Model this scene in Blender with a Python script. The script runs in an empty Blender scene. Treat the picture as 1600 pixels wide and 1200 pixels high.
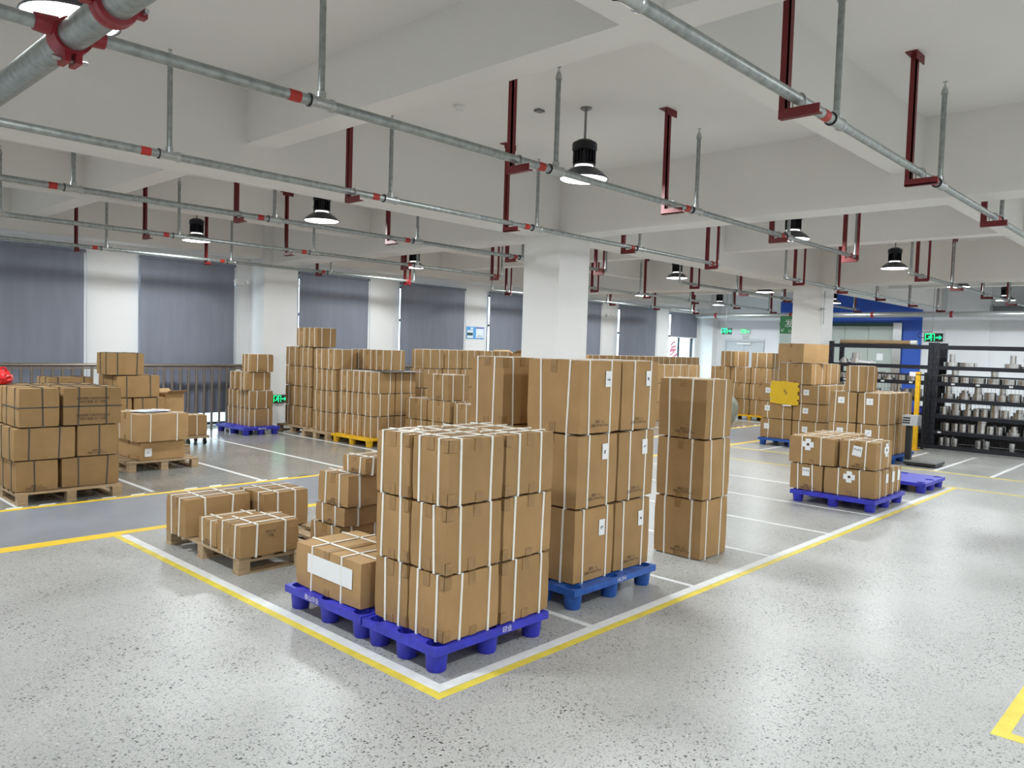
import bpy, bmesh, math, random
from mathutils import Vector, Matrix, noise
random.seed(7)
S = bpy.context.scene
C = S.collection
PI = math.pi

# ------------------------------------------------------------------ camera
cam_d = bpy.data.cameras.new('camera'); cam = bpy.data.objects.new('camera', cam_d); C.objects.link(cam)
cam_d.sensor_width = 36.0; cam_d.lens = 36.0 * 1217.6 / 1600.0; cam_d.clip_start = 0.05; cam_d.clip_end = 200
RA = Vector((0.6866, -0.0131, 0.7269)).normalized()
RB = Vector((-0.7262, -0.0546, 0.6849)); RB = (RB - RA * RB.dot(RA)).normalized()
RU = RB.cross(RA)
if RU.y > 0: RU = -RU
cr = Vector((RA.x, RB.x, RU.x)); cd = Vector((RA.y, RB.y, RU.y)); cf = Vector((RA.z, RB.z, RU.z))
M = Matrix.Identity(4)
for i in range(3):
    M[i][0] = cr[i]; M[i][1] = -cd[i]; M[i][2] = -cf[i]
M.translation = Vector((0, 0, 1.65))
cam.matrix_world = M
S.camera = cam

# ------------------------------------------------------------------ world, exposure
wd = bpy.data.worlds.new('overcast_sky'); S.world = wd; wd.use_nodes = True
bgn = wd.node_tree.nodes['Background']
bgn.inputs[0].default_value = (0.80, 0.91, 1.0, 1); bgn.inputs[1].default_value = 4.0
S.view_settings.view_transform = 'Standard'; S.view_settings.look = 'None'
S.view_settings.gamma = 1.0; S.view_settings.use_curve_mapping = False
S.view_settings.exposure = 0.66
LAMP_W = 42.0
LENS_E = 9.0
S.cycles.max_bounces = 6; S.cycles.diffuse_bounces = 4; S.cycles.glossy_bounces = 2
S.cycles.use_adaptive_sampling = True; S.cycles.adaptive_threshold = 0.02; S.cycles.adaptive_min_samples = 16
S.cycles.sample_clamp_indirect = 6.0
S.cycles.caustics_reflective = False; S.cycles.caustics_refractive = False

# ------------------------------------------------------------------ materials
MATS = {}
def mat(name, col, rough=0.6, metal=0.0, vary=0.0, scale=8.0, bump=0.0, bscale=60.0, emit=None, es=0.0, obj_var=0.0, stretch=None, spec=None):
    m = bpy.data.materials.new(name); m.use_nodes = True; MATS[name] = m
    nt = m.node_tree; b = nt.nodes['Principled BSDF']
    b.inputs['Roughness'].default_value = rough; b.inputs['Metallic'].default_value = metal
    if spec is not None: b.inputs['Specular IOR Level'].default_value = spec
    c4 = (*col, 1)
    tc = nt.nodes.new('ShaderNodeTexCoord'); mp = nt.nodes.new('ShaderNodeMapping')
    nt.links.new(tc.outputs['Object'], mp.inputs['Vector'])
    if stretch: mp.inputs['Scale'].default_value = stretch
    out = None
    rgb = nt.nodes.new('ShaderNodeRGB'); rgb.outputs[0].default_value = c4; out = rgb.outputs[0]
    if vary > 0:
        n = nt.nodes.new('ShaderNodeTexNoise'); n.inputs['Scale'].default_value = scale; n.inputs['Detail'].default_value = 5
        nt.links.new(mp.outputs[0], n.inputs['Vector'])
        mr = nt.nodes.new('ShaderNodeMapRange'); mr.inputs['From Min'].default_value = 0.3; mr.inputs['From Max'].default_value = 0.7
        mr.inputs['To Min'].default_value = 1 - vary; mr.inputs['To Max'].default_value = 1 + vary * 0.6
        nt.links.new(n.outputs['Fac'], mr.inputs['Value'])
        hs = nt.nodes.new('ShaderNodeHueSaturation'); nt.links.new(mr.outputs[0], hs.inputs['Value']); nt.links.new(out, hs.inputs['Color']); out = hs.outputs[0]
    if obj_var > 0:
        oi = nt.nodes.new('ShaderNodeObjectInfo'); mr = nt.nodes.new('ShaderNodeMapRange')
        mr.inputs['To Min'].default_value = 1 - obj_var; mr.inputs['To Max'].default_value = 1 + obj_var
        nt.links.new(oi.outputs['Random'], mr.inputs['Value'])
        hs = nt.nodes.new('ShaderNodeHueSaturation'); nt.links.new(mr.outputs[0], hs.inputs['Value']); nt.links.new(out, hs.inputs['Color']); out = hs.outputs[0]
    nt.links.new(out, b.inputs['Base Color'])
    if bump > 0:
        n = nt.nodes.new('ShaderNodeTexNoise'); n.inputs['Scale'].default_value = bscale; n.inputs['Detail'].default_value = 3
        nt.links.new(mp.outputs[0], n.inputs['Vector'])
        bp = nt.nodes.new('ShaderNodeBump'); bp.inputs['Strength'].default_value = bump; bp.inputs['Distance'].default_value = 0.01
        nt.links.new(n.outputs['Fac'], bp.inputs['Height']); nt.links.new(bp.outputs[0], b.inputs['Normal'])
    if emit:
        b.inputs['Emission Color'].default_value = (*emit, 1); b.inputs['Emission Strength'].default_value = es
        if es < 20: m.cycles.emission_sampling = 'NONE'
    return m

def srgb(r, g, b):
    f = lambda v: (v / 255 / 12.92) if v / 255 <= 0.04045 else ((v / 255 + 0.055) / 1.055) ** 2.4
    return (f(r), f(g), f(b))

mat('card', (0.365, 0.224, 0.100), 0.78, 0, 0.10, 5, 0.22, 14, obj_var=0.09, spec=0.25)
mat('card_light', (0.425, 0.266, 0.124), 0.78, 0, 0.10, 5, 0.22, 14, obj_var=0.05, spec=0.25)
mat('card_in', (0.36, 0.24, 0.13), 0.9, 0, 0.1, 5)
mat('tape', (0.315, 0.186, 0.078), 0.2, 0, 0.15, 30)
mat('strap_white', (0.80, 0.78, 0.72), 0.45)
mat('strap_dark', (0.075, 0.07, 0.055), 0.5)
mat('ink', (0.07, 0.045, 0.03), 0.8)
mat('ink_blue', (0.03, 0.035, 0.06), 0.7)
mat('paper', (0.80, 0.81, 0.83), 0.7)
mat('paper_bent', (0.72, 0.75, 0.80), 0.5, 0, 0.1, 6)
mat('plastic_royal', (0.035, 0.04, 0.50), 0.42, 0, 0.28, 14, 0.08, 120)
mat('plastic_blue', (0.02, 0.10, 0.42), 0.42, 0, 0.28, 14, 0.08, 120)
mat('plastic_yellow', (0.80, 0.45, 0.01), 0.42, 0, 0.15, 14)
mat('board_yellow', (0.78, 0.50, 0.015), 0.35, 0, 0.06, 5)
mat('wood', (0.42, 0.30, 0.18), 0.8, 0, 0.25, 6, 0.25, 40, obj_var=0.15, stretch=(1, 6, 6))
mat('wall_white', (0.78, 0.775, 0.77), 0.75, 0, 0.025, 1.5, 0.03, 60)
mat('ceiling_white', (0.83, 0.815, 0.79), 0.85, 0, 0.03, 1.0, 0.03, 40)
mat('wall_cool', (0.78, 0.80, 0.83), 0.6, 0, 0.02, 1.5)
mat('blue_wall', (0.02, 0.095, 0.50), 0.45, 0, 0.05, 2)
mat('galv', (0.36, 0.39, 0.385), 0.42, 0.75, 0.28, 22, 0.05, 50)
mat('galv_light', (0.46, 0.48, 0.48), 0.38, 0.75, 0.15, 30)
mat('rubber', (0.02, 0.02, 0.02), 0.6)
mat('red_paint', (0.15, 0.006, 0.009), 0.5, 0, 0.12, 20)
mat('red_band', (0.42, 0.025, 0.02), 0.5)
mat('red_clamp', (0.28, 0.012, 0.022), 0.35, 0, 0.12, 20)
mat('lamp_black', (0.012, 0.013, 0.018), 0.35, 0.3)
mat('lamp_grey', (0.10, 0.105, 0.115), 0.42, 0.6)
mat('ring_glow', (0.9, 0.9, 0.9), 0.4, emit=(1.0, 1.0, 1.0), es=1.5)
mat('lens', (0.9, 0.9, 0.9), 0.4, emit=(1.0, 0.99, 0.97), es=LENS_E)
mat('steel_rod', (0.25, 0.25, 0.25), 0.35, 0.8)
mat('blind', (0.19, 0.205, 0.255), 0.6, 0, 0.10, 2.2, 0.25, 3.0, stretch=(3, 3, 0.4))
mat('rail_bronze', (0.24, 0.205, 0.175), 0.35, 0.6, 0.1, 10)
mat('frame_dark', (0.04, 0.045, 0.05), 0.4, 0.4)
mat('door_grey', (0.55, 0.58, 0.60), 0.5, 0, 0.03, 3)
mat('panel_green', (0.42, 0.47, 0.44), 0.25, 0, 0.03, 2)
mat('chrome', (0.55, 0.56, 0.57), 0.22, 0.9)
mat('rack_navy', (0.012, 0.014, 0.022), 0.45, 0.2)
mat('shelf_shade', (0.11, 0.105, 0.095), 0.6, 0, 0.1, 5)  # shadow tone of the wall behind the lower shelves, put into the colour
mat('shelf_steel', (0.10, 0.105, 0.11), 0.5, 0.5)
mat('machined', (0.66, 0.66, 0.65), 0.22, 1.0, 0.25, 14, 0.0, 80, obj_var=0.12, stretch=(3, 3, 0.3))
mat('sign_green', (0.02, 0.20, 0.06), 0.4)
mat('exit_body', (0.015, 0.02, 0.018), 0.5)
mat('exit_case', (0.55, 0.57, 0.56), 0.5)
mat('exit_glow', (0.0, 0.6, 0.2), 0.5, emit=(0.01, 1.0, 0.22), es=1.5)
mat('white_plastic', (0.78, 0.78, 0.76), 0.45)
mat('poster_blue', (0.10, 0.36, 0.72), 0.5)
mat('poster_purple', (0.24, 0.16, 0.40), 0.5)
mat('poster_dark', (0.02, 0.07, 0.07), 0.5)
mat('poster_white', (0.75, 0.82, 0.88), 0.5)
mat('pink', (0.80, 0.30, 0.42), 0.6)
mat('bright_red', (0.65, 0.015, 0.02), 0.45)
mat('sack', (0.30, 0.31, 0.25), 0.55, 0, 0.35, 9, 0.6, 12)
mat('scale_black', (0.015, 0.016, 0.018), 0.4)
mat('scale_plate', (0.32, 0.33, 0.33), 0.4, 0.6)
mat('bin_blue', (0.04, 0.05, 0.60), 0.4)
mat('wire_black', (0.01, 0.01, 0.014), 0.5)
mat('board_grey', (0.12, 0.125, 0.13), 0.6, 0, 0.1, 10)
mat('line_white', (0.70, 0.71, 0.71), 0.55, 0, 0.10, 12)
mat('line_yellow', (0.72, 0.58, 0.07), 0.55, 0, 0.14, 9)
mat('line_yellow2', (0.82, 0.55, 0.02), 0.5, 0, 0.08, 9)
mat('aisle', (0.27, 0.295, 0.34), 0.28, 0, 0.10, 2.5)
mat('outside_wall', (0.75, 0.78, 0.80), 0.8)
mat('outside_ground', (0.55, 0.60, 0.62), 0.8)

def glass_mat():
    m = bpy.data.materials.new('glass'); m.use_nodes = True; nt = m.node_tree
    for n in list(nt.nodes): nt.nodes.remove(n)
    o = nt.nodes.new('ShaderNodeOutputMaterial'); t = nt.nodes.new('ShaderNodeBsdfTransparent'); g = nt.nodes.new('ShaderNodeBsdfGlossy')
    t.inputs[0].default_value = (0.86, 0.93, 0.95, 1); g.inputs['Roughness'].default_value = 0.03
    f = nt.nodes.new('ShaderNodeLayerWeight'); f.inputs[0].default_value = 0.08
    x = nt.nodes.new('ShaderNodeMixShader'); pw = nt.nodes.new('ShaderNodeMath'); pw.operation = 'POWER'; pw.inputs[1].default_value = 2.0; nt.links.new(f.outputs['Facing'], pw.inputs[0]); nt.links.new(pw.outputs[0], x.inputs[0]); nt.links.new(t.outputs[0], x.inputs[1]); nt.links.new(g.outputs[0], x.inputs[2])
    nt.links.new(x.outputs[0], o.inputs[0]); MATS['glass'] = m
glass_mat()

def floor_mat():
    m = bpy.data.materials.new('polished_concrete'); m.use_nodes = True; nt = m.node_tree; b = nt.nodes['Principled BSDF']
    tc = nt.nodes.new('ShaderNodeTexCoord')
    def vor(scale, thr, soft):
        # aggregate chips: a cell shows a dark stone only where its own random value is low
        v = nt.nodes.new('ShaderNodeTexVoronoi'); v.inputs['Scale'].default_value = scale; v.inputs['Randomness'].default_value = 1
        d = nt.nodes.new('ShaderNodeTexNoise'); d.inputs['Scale'].default_value = scale * 1.2
        ad = nt.nodes.new('ShaderNodeMixRGB'); ad.blend_type = 'ADD'; ad.inputs[0].default_value = 0.012
        nt.links.new(tc.outputs['Object'], ad.inputs[1]); nt.links.new(tc.outputs['Object'], d.inputs['Vector']); nt.links.new(d.outputs['Color'], ad.inputs[2])
        nt.links.new(ad.outputs[0], v.inputs['Vector'])
        sp = nt.nodes.new('ShaderNodeSeparateColor'); nt.links.new(v.outputs['Color'], sp.inputs[0])
        rad = nt.nodes.new('ShaderNodeMapRange'); rad.inputs['From Min'].default_value = 0; rad.inputs['From Max'].default_value = thr
        rad.inputs['To Min'].default_value = 0.52; rad.inputs['To Max'].default_value = 0.0
        nt.links.new(sp.outputs[0], rad.inputs['Value'])
        sub = nt.nodes.new('ShaderNodeMath'); sub.operation = 'SUBTRACT'; nt.links.new(rad.outputs[0], sub.inputs[0]); nt.links.new(v.outputs['Distance'], sub.inputs[1])
        mr = nt.nodes.new('ShaderNodeMapRange'); mr.inputs['From Max'].default_value = soft; nt.links.new(sub.outputs[0], mr.inputs['Value'])
        return mr.outputs[0]
    n1 = nt.nodes.new('ShaderNodeTexNoise'); n1.inputs['Scale'].default_value = 0.9; n1.inputs['Detail'].default_value = 5; nt.links.new(tc.outputs['Object'], n1.inputs['Vector'])
    r1 = nt.nodes.new('ShaderNodeValToRGB'); r1.color_ramp.elements[0].position = 0.3; r1.color_ramp.elements[1].position = 0.72
    r1.color_ramp.elements[0].color = (0.37, 0.37, 0.362, 1); r1.color_ramp.elements[1].color = (0.50, 0.50, 0.49, 1)
    nt.links.new(n1.outputs['Fac'], r1.inputs[0])
    nf = nt.nodes.new('ShaderNodeTexNoise'); nf.inputs['Scale'].default_value = 160; nf.inputs['Detail'].default_value = 3; nt.links.new(tc.outputs['Object'], nf.inputs['Vector'])
    mf = nt.nodes.new('ShaderNodeMapRange'); mf.inputs['From Min'].default_value = 0.3; mf.inputs['From Max'].default_value = 0.7; mf.inputs['To Min'].default_value = 0.80; mf.inputs['To Max'].default_value = 1.16
    nt.links.new(nf.outputs['Fac'], mf.inputs['Value'])
    hs = nt.nodes.new('ShaderNodeHueSaturation'); nt.links.new(r1.outputs[0], hs.inputs['Color']); nt.links.new(mf.outputs[0], hs.inputs['Value'])
    col = hs.outputs[0]
    nm = nt.nodes.new('ShaderNodeTexNoise'); nm.inputs['Scale'].default_value = 1.7; nm.inputs['Detail'].default_value = 4; nt.links.new(tc.outputs['Object'], nm.inputs['Vector'])
    pm = nt.nodes.new('ShaderNodeMapRange'); pm.inputs['From Min'].default_value = 0.36; pm.inputs['From Max'].default_value = 0.62; pm.inputs['To Min'].default_value = 0.25; nt.links.new(nm.outputs['Fac'], pm.inputs['Value'])
    for sc, thr, dark, patch in ((58, 0.40, (0.045, 0.045, 0.043, 1), True), (95, 0.7, (0.10, 0.10, 0.097, 1), True), (140, 0.6, (0.17, 0.17, 0.166, 1), False), (90, 0.16, (0.56, 0.555, 0.54, 1), False)):
        f = vor(sc, thr, 0.12)
        if patch:
            mm = nt.nodes.new('ShaderNodeMath'); mm.operation = 'MULTIPLY'; nt.links.new(f, mm.inputs[0]); nt.links.new(pm.outputs[0], mm.inputs[1]); f = mm.outputs[0]
        x = nt.nodes.new('ShaderNodeMixRGB'); nt.links.new(f, x.inputs[0]); nt.links.new(col, x.inputs[1]); x.inputs[2].default_value = dark; col = x.outputs[0]
    sx = nt.nodes.new('ShaderNodeSeparateXYZ'); nt.links.new(tc.outputs['Object'], sx.inputs[0])
    def step(sock, edge, soft=0.05):
        q = nt.nodes.new('ShaderNodeMapRange'); q.inputs['From Min'].default_value = edge - soft; q.inputs['From Max'].default_value = edge + soft; nt.links.new(sock, q.inputs['Value']); return q.outputs[0]
    def mul(a, b_):
        q = nt.nodes.new('ShaderNodeMath'); q.operation = 'MULTIPLY'; nt.links.new(a, q.inputs[0])
        if isinstance(b_, float): q.inputs[1].default_value = b_
        else: nt.links.new(b_, q.inputs[1])
        return q.outputs[0]
    bay = step(sx.outputs['Y'], 8.30)
    blk = mul(step(sx.outputs['X'], 2.45), step(sx.outputs['Y'], 2.72))
    sealed = nt.nodes.new('ShaderNodeMixRGB'); sealed.blend_type = 'MULTIPLY'; nt.links.new(bay, sealed.inputs[0]); nt.links.new(col, sealed.inputs[1]); sealed.inputs[2].default_value = (0.80, 0.79, 0.76, 1)
    block = nt.nodes.new('ShaderNodeMixRGB'); block.blend_type = 'MULTIPLY'; nt.links.new(blk, block.inputs[0]); nt.links.new(sealed.outputs[0], block.inputs[1]); block.inputs[2].default_value = (0.88, 0.88, 0.87, 1)
    nt.links.new(block.outputs[0], b.inputs['Base Color'])
    rr = nt.nodes.new('ShaderNodeMapRange'); rr.inputs['To Min'].default_value = 0.24; rr.inputs['To Max'].default_value = 0.44; nt.links.new(n1.outputs['Fac'], rr.inputs['Value'])
    rm = nt.nodes.new('ShaderNodeMixRGB'); nt.links.new(bay, rm.inputs[0]); nt.links.new(rr.outputs[0], rm.inputs[1]); rm.inputs[2].default_value = (0.18, 0.18, 0.18, 1)
    nt.links.new(rm.outputs[0], b.inputs['Roughness']); b.inputs['Specular IOR Level'].default_value = 0.28
    MATS['concrete'] = m
floor_mat()

# ------------------------------------------------------------------ mesh helpers
class MB:
    def __init__(s): s.v = []; s.f = []
    def box(s, a, b):
        (x0, y0, z0), (x1, y1, z1) = a, b; n = len(s.v)
        s.v += [(x0, y0, z0), (x1, y0, z0), (x1, y1, z0), (x0, y1, z0), (x0, y0, z1), (x1, y0, z1), (x1, y1, z1), (x0, y1, z1)]
        s.f += [(n, n + 3, n + 2, n + 1), (n + 4, n + 5, n + 6, n + 7), (n, n + 1, n + 5, n + 4), (n + 1, n + 2, n + 6, n + 5), (n + 2, n + 3, n + 7, n + 6), (n + 3, n, n + 4, n + 7)]
        return s
    def quad(s, *p):
        n = len(s.v); s.v += [tuple(q) for q in p]; s.f.append(tuple(range(n, n + len(p)))); return s
    def cyl(s, p0, p1, r0, r1=None, n=14, caps=True):
        r1 = r0 if r1 is None else r1
        p0, p1 = Vector(p0), Vector(p1); d = (p1 - p0).normalized()
        u = d.orthogonal().normalized(); w = d.cross(u); k = len(s.v)
        for p, r in ((p0, r0), (p1, r1)):
            for i in range(n):
                a = 2 * PI * i / n; s.v.append(tuple(p + (u * math.cos(a) + w * math.sin(a)) * r))
        for i in range(n):
            j = (i + 1) % n; s.f.append((k + i, k + j, k + n + j, k + n + i))
        if caps: s.f.append(tuple(k + n - 1 - i for i in range(n))); s.f.append(tuple(k + n + i for i in range(n)))
        return s
    def lathe(s, prof, c=(0, 0, 0), n=24, axis='z'):
        k = len(s.v); m = len(prof)
        for r, h in prof:
            for i in range(n):
                a = 2 * PI * i / n; x, y = r * math.cos(a), r * math.sin(a)
                p = (x, y, h) if axis == 'z' else ((h, x, y) if axis == 'x' else (x, h, y))
                s.v.append((c[0] + p[0], c[1] + p[1], c[2] + p[2]))
        for t in range(m - 1):
            for i in range(n):
                j = (i + 1) % n; s.f.append((k + t * n + i, k + t * n + j, k + (t + 1) * n + j, k + (t + 1) * n + i))
        return s
    def tube(s, pts, r, n=10):
        for a, b in zip(pts[:-1], pts[1:]): s.cyl(a, b, r, n=n)
        return s
    def mesh(s, name):
        me = bpy.data.meshes.new(name); me.from_pydata(s.v, [], s.f); me.update(); return me
    def build(s, name, m, parent=None, smooth=False):
        return link(name, s.mesh(name), m, parent, smooth)

def link(name, me, m, parent=None, smooth=False):
    if m is not None and not me.materials: me.materials.append(MATS[m])
    if smooth:
        for p in me.polygons: p.use_smooth = True
        try: me.set_sharp_from_angle(angle=math.radians(38))
        except Exception: pass
    o = bpy.data.objects.new(name, me); C.objects.link(o)
    if parent: o.parent = parent
    return o
def tag(o, label=None, cat=None, group=None, kind=None):
    if label: o['label'] = label
    if cat: o['category'] = cat
    if group: o['group'] = group
    if kind: o['kind'] = kind
    return o
def thing(name, label, cat, loc=(0, 0, 0), rz=0.0, group=None):
    o = bpy.data.objects.new(name, None); o.empty_display_size = 0.1; C.objects.link(o)
    o.location = loc; o.rotation_euler = (0, 0, rz); return tag(o, label, cat, group)
def struct(o): o['kind'] = 'structure'; return o
def copy_tree(o, parent=None):
    c = o.copy(); C.objects.link(c); c.parent = parent
    for ch in [q for q in o.children]: copy_tree(ch, c)
    return c
TXT = {}
def text_mesh(s, size, key=None):
    k = (s, size)
    if k in TXT: return TXT[k]
    cu = bpy.data.curves.new('writing', 'FONT'); cu.body = s; cu.size = size; cu.align_x = 'CENTER'; cu.align_y = 'CENTER'; cu.resolution_u = 2
    o = bpy.data.objects.new('writing', cu); C.objects.link(o)
    dg = bpy.context.evaluated_depsgraph_get(); dg.update()
    me = bpy.data.meshes.new_from_object(o.evaluated_get(dg)); bpy.data.objects.remove(o); bpy.data.curves.remove(cu)
    TXT[k] = me; return me
def text(s, size, m, loc, face, parent, name='writing', tilt=0.0):
    # face: '-x','-y','+y' the way the writing looks
    me = text_mesh(s, size).copy(); me.materials.clear(); me.materials.append(MATS[m])
    o = bpy.data.objects.new(name, me); C.objects.link(o); o.parent = parent; o.location = loc
    rz = {'-y': 0, '-x': -PI / 2, '+y': PI, '+x': PI / 2}[face]
    o.rotation_euler = (Matrix.Rotation(rz, 3, 'Z') @ Matrix.Rotation(PI / 2, 3, 'X') @ Matrix.Rotation(tilt, 3, 'Z')).to_euler()
    return o

# ------------------------------------------------------------------ the setting
ZC = 3.80; ZM = 3.08; ZS = 3.34
X0, X1, Y0, Y1 = -5.0, 24.6, -5.5, 14.0
fl = struct(MB().box((X0, Y0, -0.2), (X1, Y1, 0)).build('floor', 'concrete'))
ce = struct(MB().box((X0, Y0, ZC), (X1, Y1, ZC + 0.2)).build('ceiling', 'ceiling_white'))
for x in (-0.6, 7.6, 15.8): MB().box((x, Y0, ZM), (x + 0.38, Y1, ZC)).build('beam', 'ceiling_white', ce)
for y in (-1.2, 6.42): MB().box((X0, y, ZM + 0.002), (X1, y + 0.42, ZC)).build('beam', 'ceiling_white', ce)
for x in (3.36, 11.85, 19.95): MB().box((x, Y0, ZS + 0.002), (x + 0.26, Y1, ZC)).build('beam', 'ceiling_white', ce)
for y in (2.21, 10.42, -3.4): MB().box((X0, y, ZS), (X1, y + 0.26, ZC)).build('beam', 'ceiling_white', ce)
MB().box((X0, 13.55, 3.18), (X1, Y1, ZC)).build('beam', 'ceiling_white', ce)

def line(name, m, x0, y0, x1, y1, h=0.0012): return MB().box((x0, y0, 0.0), (x1, y1, h)).build(name, m, fl)
line('painted_aisle', 'aisle', X0, 6.83, 11.4, 8.22, 0.0006)
line('painted_aisle', 'aisle', 11.4, 6.83, 24.0, 8.22, 0.0006)
line('yellow_line', 'line_yellow2', X0, 6.68, 2.45, 6.83); line('yellow_line', 'line_yellow2', 2.45, 6.72, 14.5, 6.83)
line('yellow_line', 'line_yellow2', X0, 8.22, 24.0, 8.30, 0.0014); 
for i in range(104):
    x = X0 + i * 0.28
    if x < 23: MB().quad((x, 8.30, 0.0013), (x + 0.14, 8.30, 0.0013), (x + 0.18, 8.365, 0.0013), (x + 0.04, 8.365, 0.0013)).build('hazard_dash', 'strap_dark' if i % 3 == 0 else 'line_white', fl)
# storage block outline: yellow outside, white inside
line('yellow_line', 'line_yellow', 2.385, 2.655, 2.435, 6.68); line('white_line', 'line_white', 2.435, 2.71, 2.50, 6.68)
line('yellow_line', 'line_yellow', 2.435, 2.655, 11.36, 2.705); line('white_line', 'line_white', 2.50, 2.71, 11.30, 2.775)
line('yellow_line', 'line_yellow', 11.31, 0.0, 11.37, 2.655); line('yellow_line', 'line_yellow', 11.32, 2.705, 11.37, 6.68)
for x in (3.67, 4.85, 6.07, 7.29, 8.52, 9.75): line('white_line', 'line_white', x, 2.775, x + 0.045, 6.70)
line('yellow_line', 'line_yellow', 12.72, 0.0, 12.79, 6.70)
for y in (1.8, 2.56, 3.30, 4.05, 4.8, 6.06): line('white_line', 'line_white', 12.80, y, 15.2, y + 0.055)
for x in (2.10, 3.36, 4.60, 5.90, 7.24, 8.5): line('white_line', 'line_white', x, 8.38, x + 0.05, 13.2)
for x in (14.5, 16.0, 18.0): line('white_line', 'line_white', x, 8.38, x + 0.05, 12.0)
line('yellow_line', 'line_yellow', 3.96, 0.68, 7.0, 0.745); line('yellow_line', 'line_yellow', 3.96, -2.0, 4.03, 0.68)

# window wall
wins = [(-3.9, -1.9), (-0.9, 1.15), (2.0, 4.50), (5.42, 7.10), (8.50, 10.17), (11.07, 13.02), (13.90, 15.35), (16.75, 18.52), (19.46, 21.46), (22.34, 24.02)]
WZ0, WZ1 = 0.03, 2.96
wl = MB(); xs = [X0] + [v for w in wins for v in w] + [X1]
for i in range(0, len(xs), 2): wl.box((xs[i], Y1, 0), (xs[i + 1], Y1 + 0.22, ZC))
for a, b in wins: wl.box((a, Y1, 0), (b, Y1 + 0.22, WZ0)); wl.box((a, Y1, WZ1), (b, Y1 + 0.22, ZC))
wall_l = struct(wl.build('wall_left', 'wall_white'))
for x0, x1 in ((7.44, 8.14), (15.68, 16.4), (24.25, 24.6), (-0.8, -0.1)):
    MB().box((x0, 13.45, 0), (x1, Y1, ZC)).build('pilaster', 'wall_white', wall_l)
for i, (a, b) in enumerate(wins):
    w = bpy.data.objects.new('window_%d' % (i + 1), None); C.objects.link(w); struct(w); w.location = (a, Y1 + 0.1, 0)
    L = b - a; m = MB(); t = 0.05
    m.box((0, 0, WZ0), (t, 0.06, WZ1)); m.box((L - t, 0, WZ0), (L, 0.06, WZ1)); m.box((t, 0, WZ1 - t), (L - t, 0.06, WZ1)); m.box((t, 0, WZ0), (L - t, 0.06, WZ0 + t))
    m.box((L / 2 - 0.03, 0, WZ0 + t), (L / 2 + 0.03, 0.06, WZ1 - t)); m.box((t, 0.0, 2.16), (L - t, 0.06, 2.22)); m.build('frame', 'frame_dark', w)
    for k, (u0, u1) in enumerate(((t, L / 2 - 0.03), (L / 2 + 0.03, L - t))):
        MB().box((u0, 0.02, WZ0 + t), (u1, 0.028, 2.16)).build('pane', 'glass', w); MB().box((u0, 0.02, 2.22), (u1, 0.028, WZ1 - t)).build('pane', 'glass', w)
    if i == 9:
        lw = MB()
        for (px, pz, pw, ph, sl) in ((0.50, 1.98, 0.24, 0.08, .3), (0.36, 1.90, 0.12, 0.09, .6), (0.50, 1.83, 0.36, 0.08, .2), (0.46, 1.72, 0.40, 0.11, .1), (0.40, 1.60, 0.30, 0.07, .4), (0.52, 1.50, 0.42, 0.10, .45), (0.36, 1.42, .16, .07, .3)):
            lw.quad((px - pw / 2, 0.0, pz - ph / 2 - sl * pw / 2), (px + pw / 2, 0.0, pz - ph / 2 + sl * pw / 2), (px + pw / 2, 0.0, pz + ph / 2 + sl * pw / 2), (px - pw / 2, 0.0, pz + ph / 2 - sl * pw / 2))
        lw.build('pink_lettering', 'pink', w)
og = struct(MB().box((X0 - 20, Y1 + 0.3, -0.4), (X1 + 20, Y1 + 40, -0.3)).build('outside_ground', 'outside_ground'))
# far wall
wb = MB().box((X1, Y0, 0), (X1 + 0.2, Y1 + 0.22, ZC)); wall_b = struct(wb.build('wall_back', 'wall_cool'))
MB().box((X1 - 0.03, 6.93, 1.2), (X1, 7.45, ZC)).build('blue_panel', 'blue_wall', wall_b)
MB().box((X1 - 0.03, 6.93, 0), (X1, 7.45, 1.2)).build('blue_panel', 'blue_wall', wall_b)
MB().box((X1 - 0.03, 7.45, 2.72), (X1, 11.2, ZC)).build('blue_panel', 'blue_wall', wall_b)
MB().box((X1 - 0.05, 5.2, 0), (X1, 6.3, ZC)).build('pilaster', 'wall_cool', wall_b)
d2 = bpy.data.objects.new('door_2', None); C.objects.link(d2); struct(d2); d2.location = (X1 - 0.03, 7.45, 0)
MB().box((-0.06, 0, 0), (0.03, 0.24, 2.72)).build('frame', 'chrome', d2)
MB().box((-0.03, 0.24, 2.62), (0.03, 3.75, 2.72)).build('frame', 'poster_dark', d2)
for k in range(5): MB().box((-0.02, 0.25 + k * 0.7, 0), (0.02, 0.25 + k * 0.7 + 0.69, 2.615)).build('panel', 'panel_green', d2)
MB().box((-0.028, 0.5, 1.6), (-0.021, 0.68, 1.8)).build('notice', 'paper', d2)
d1 = bpy.data.objects.new('door_1', None); C.objects.link(d1); struct(d1); d1.location = (X1, 11.72, 0)
m = MB(); m.box((-0.06, 0, 0), (0, 0.08, 2.16)); m.box((-0.06, 1.36, 0), (0, 1.44, 2.16)); m.box((-0.06, 0.08, 2.08), (0, 1.36, 2.16)); m.build('frame', 'door_grey', d1)
for k in (0, 1):
    lf = MB().box((-0.035, 0.085 + k * 0.64, 0.01), (0, 0.715 + k * 0.64, 2.075)).build('door_leaf', 'door_grey', d1)
    MB().box((-0.06, 0.60 if k == 0 else 0.80, 1.0), (-0.035, 0.64 if k == 0 else 0.84, 1.12)).build('handle', 'chrome', lf)
MB().box((-0.09, 0.45, 1.98), (-0.036, 0.95, 2.05)).build('door_closer', 'white_plastic', d1)
struct(MB().box((X0, Y0 - 0.2, 0), (X1, Y0, ZC)).build('wall_right', 'wall_white'))
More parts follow.
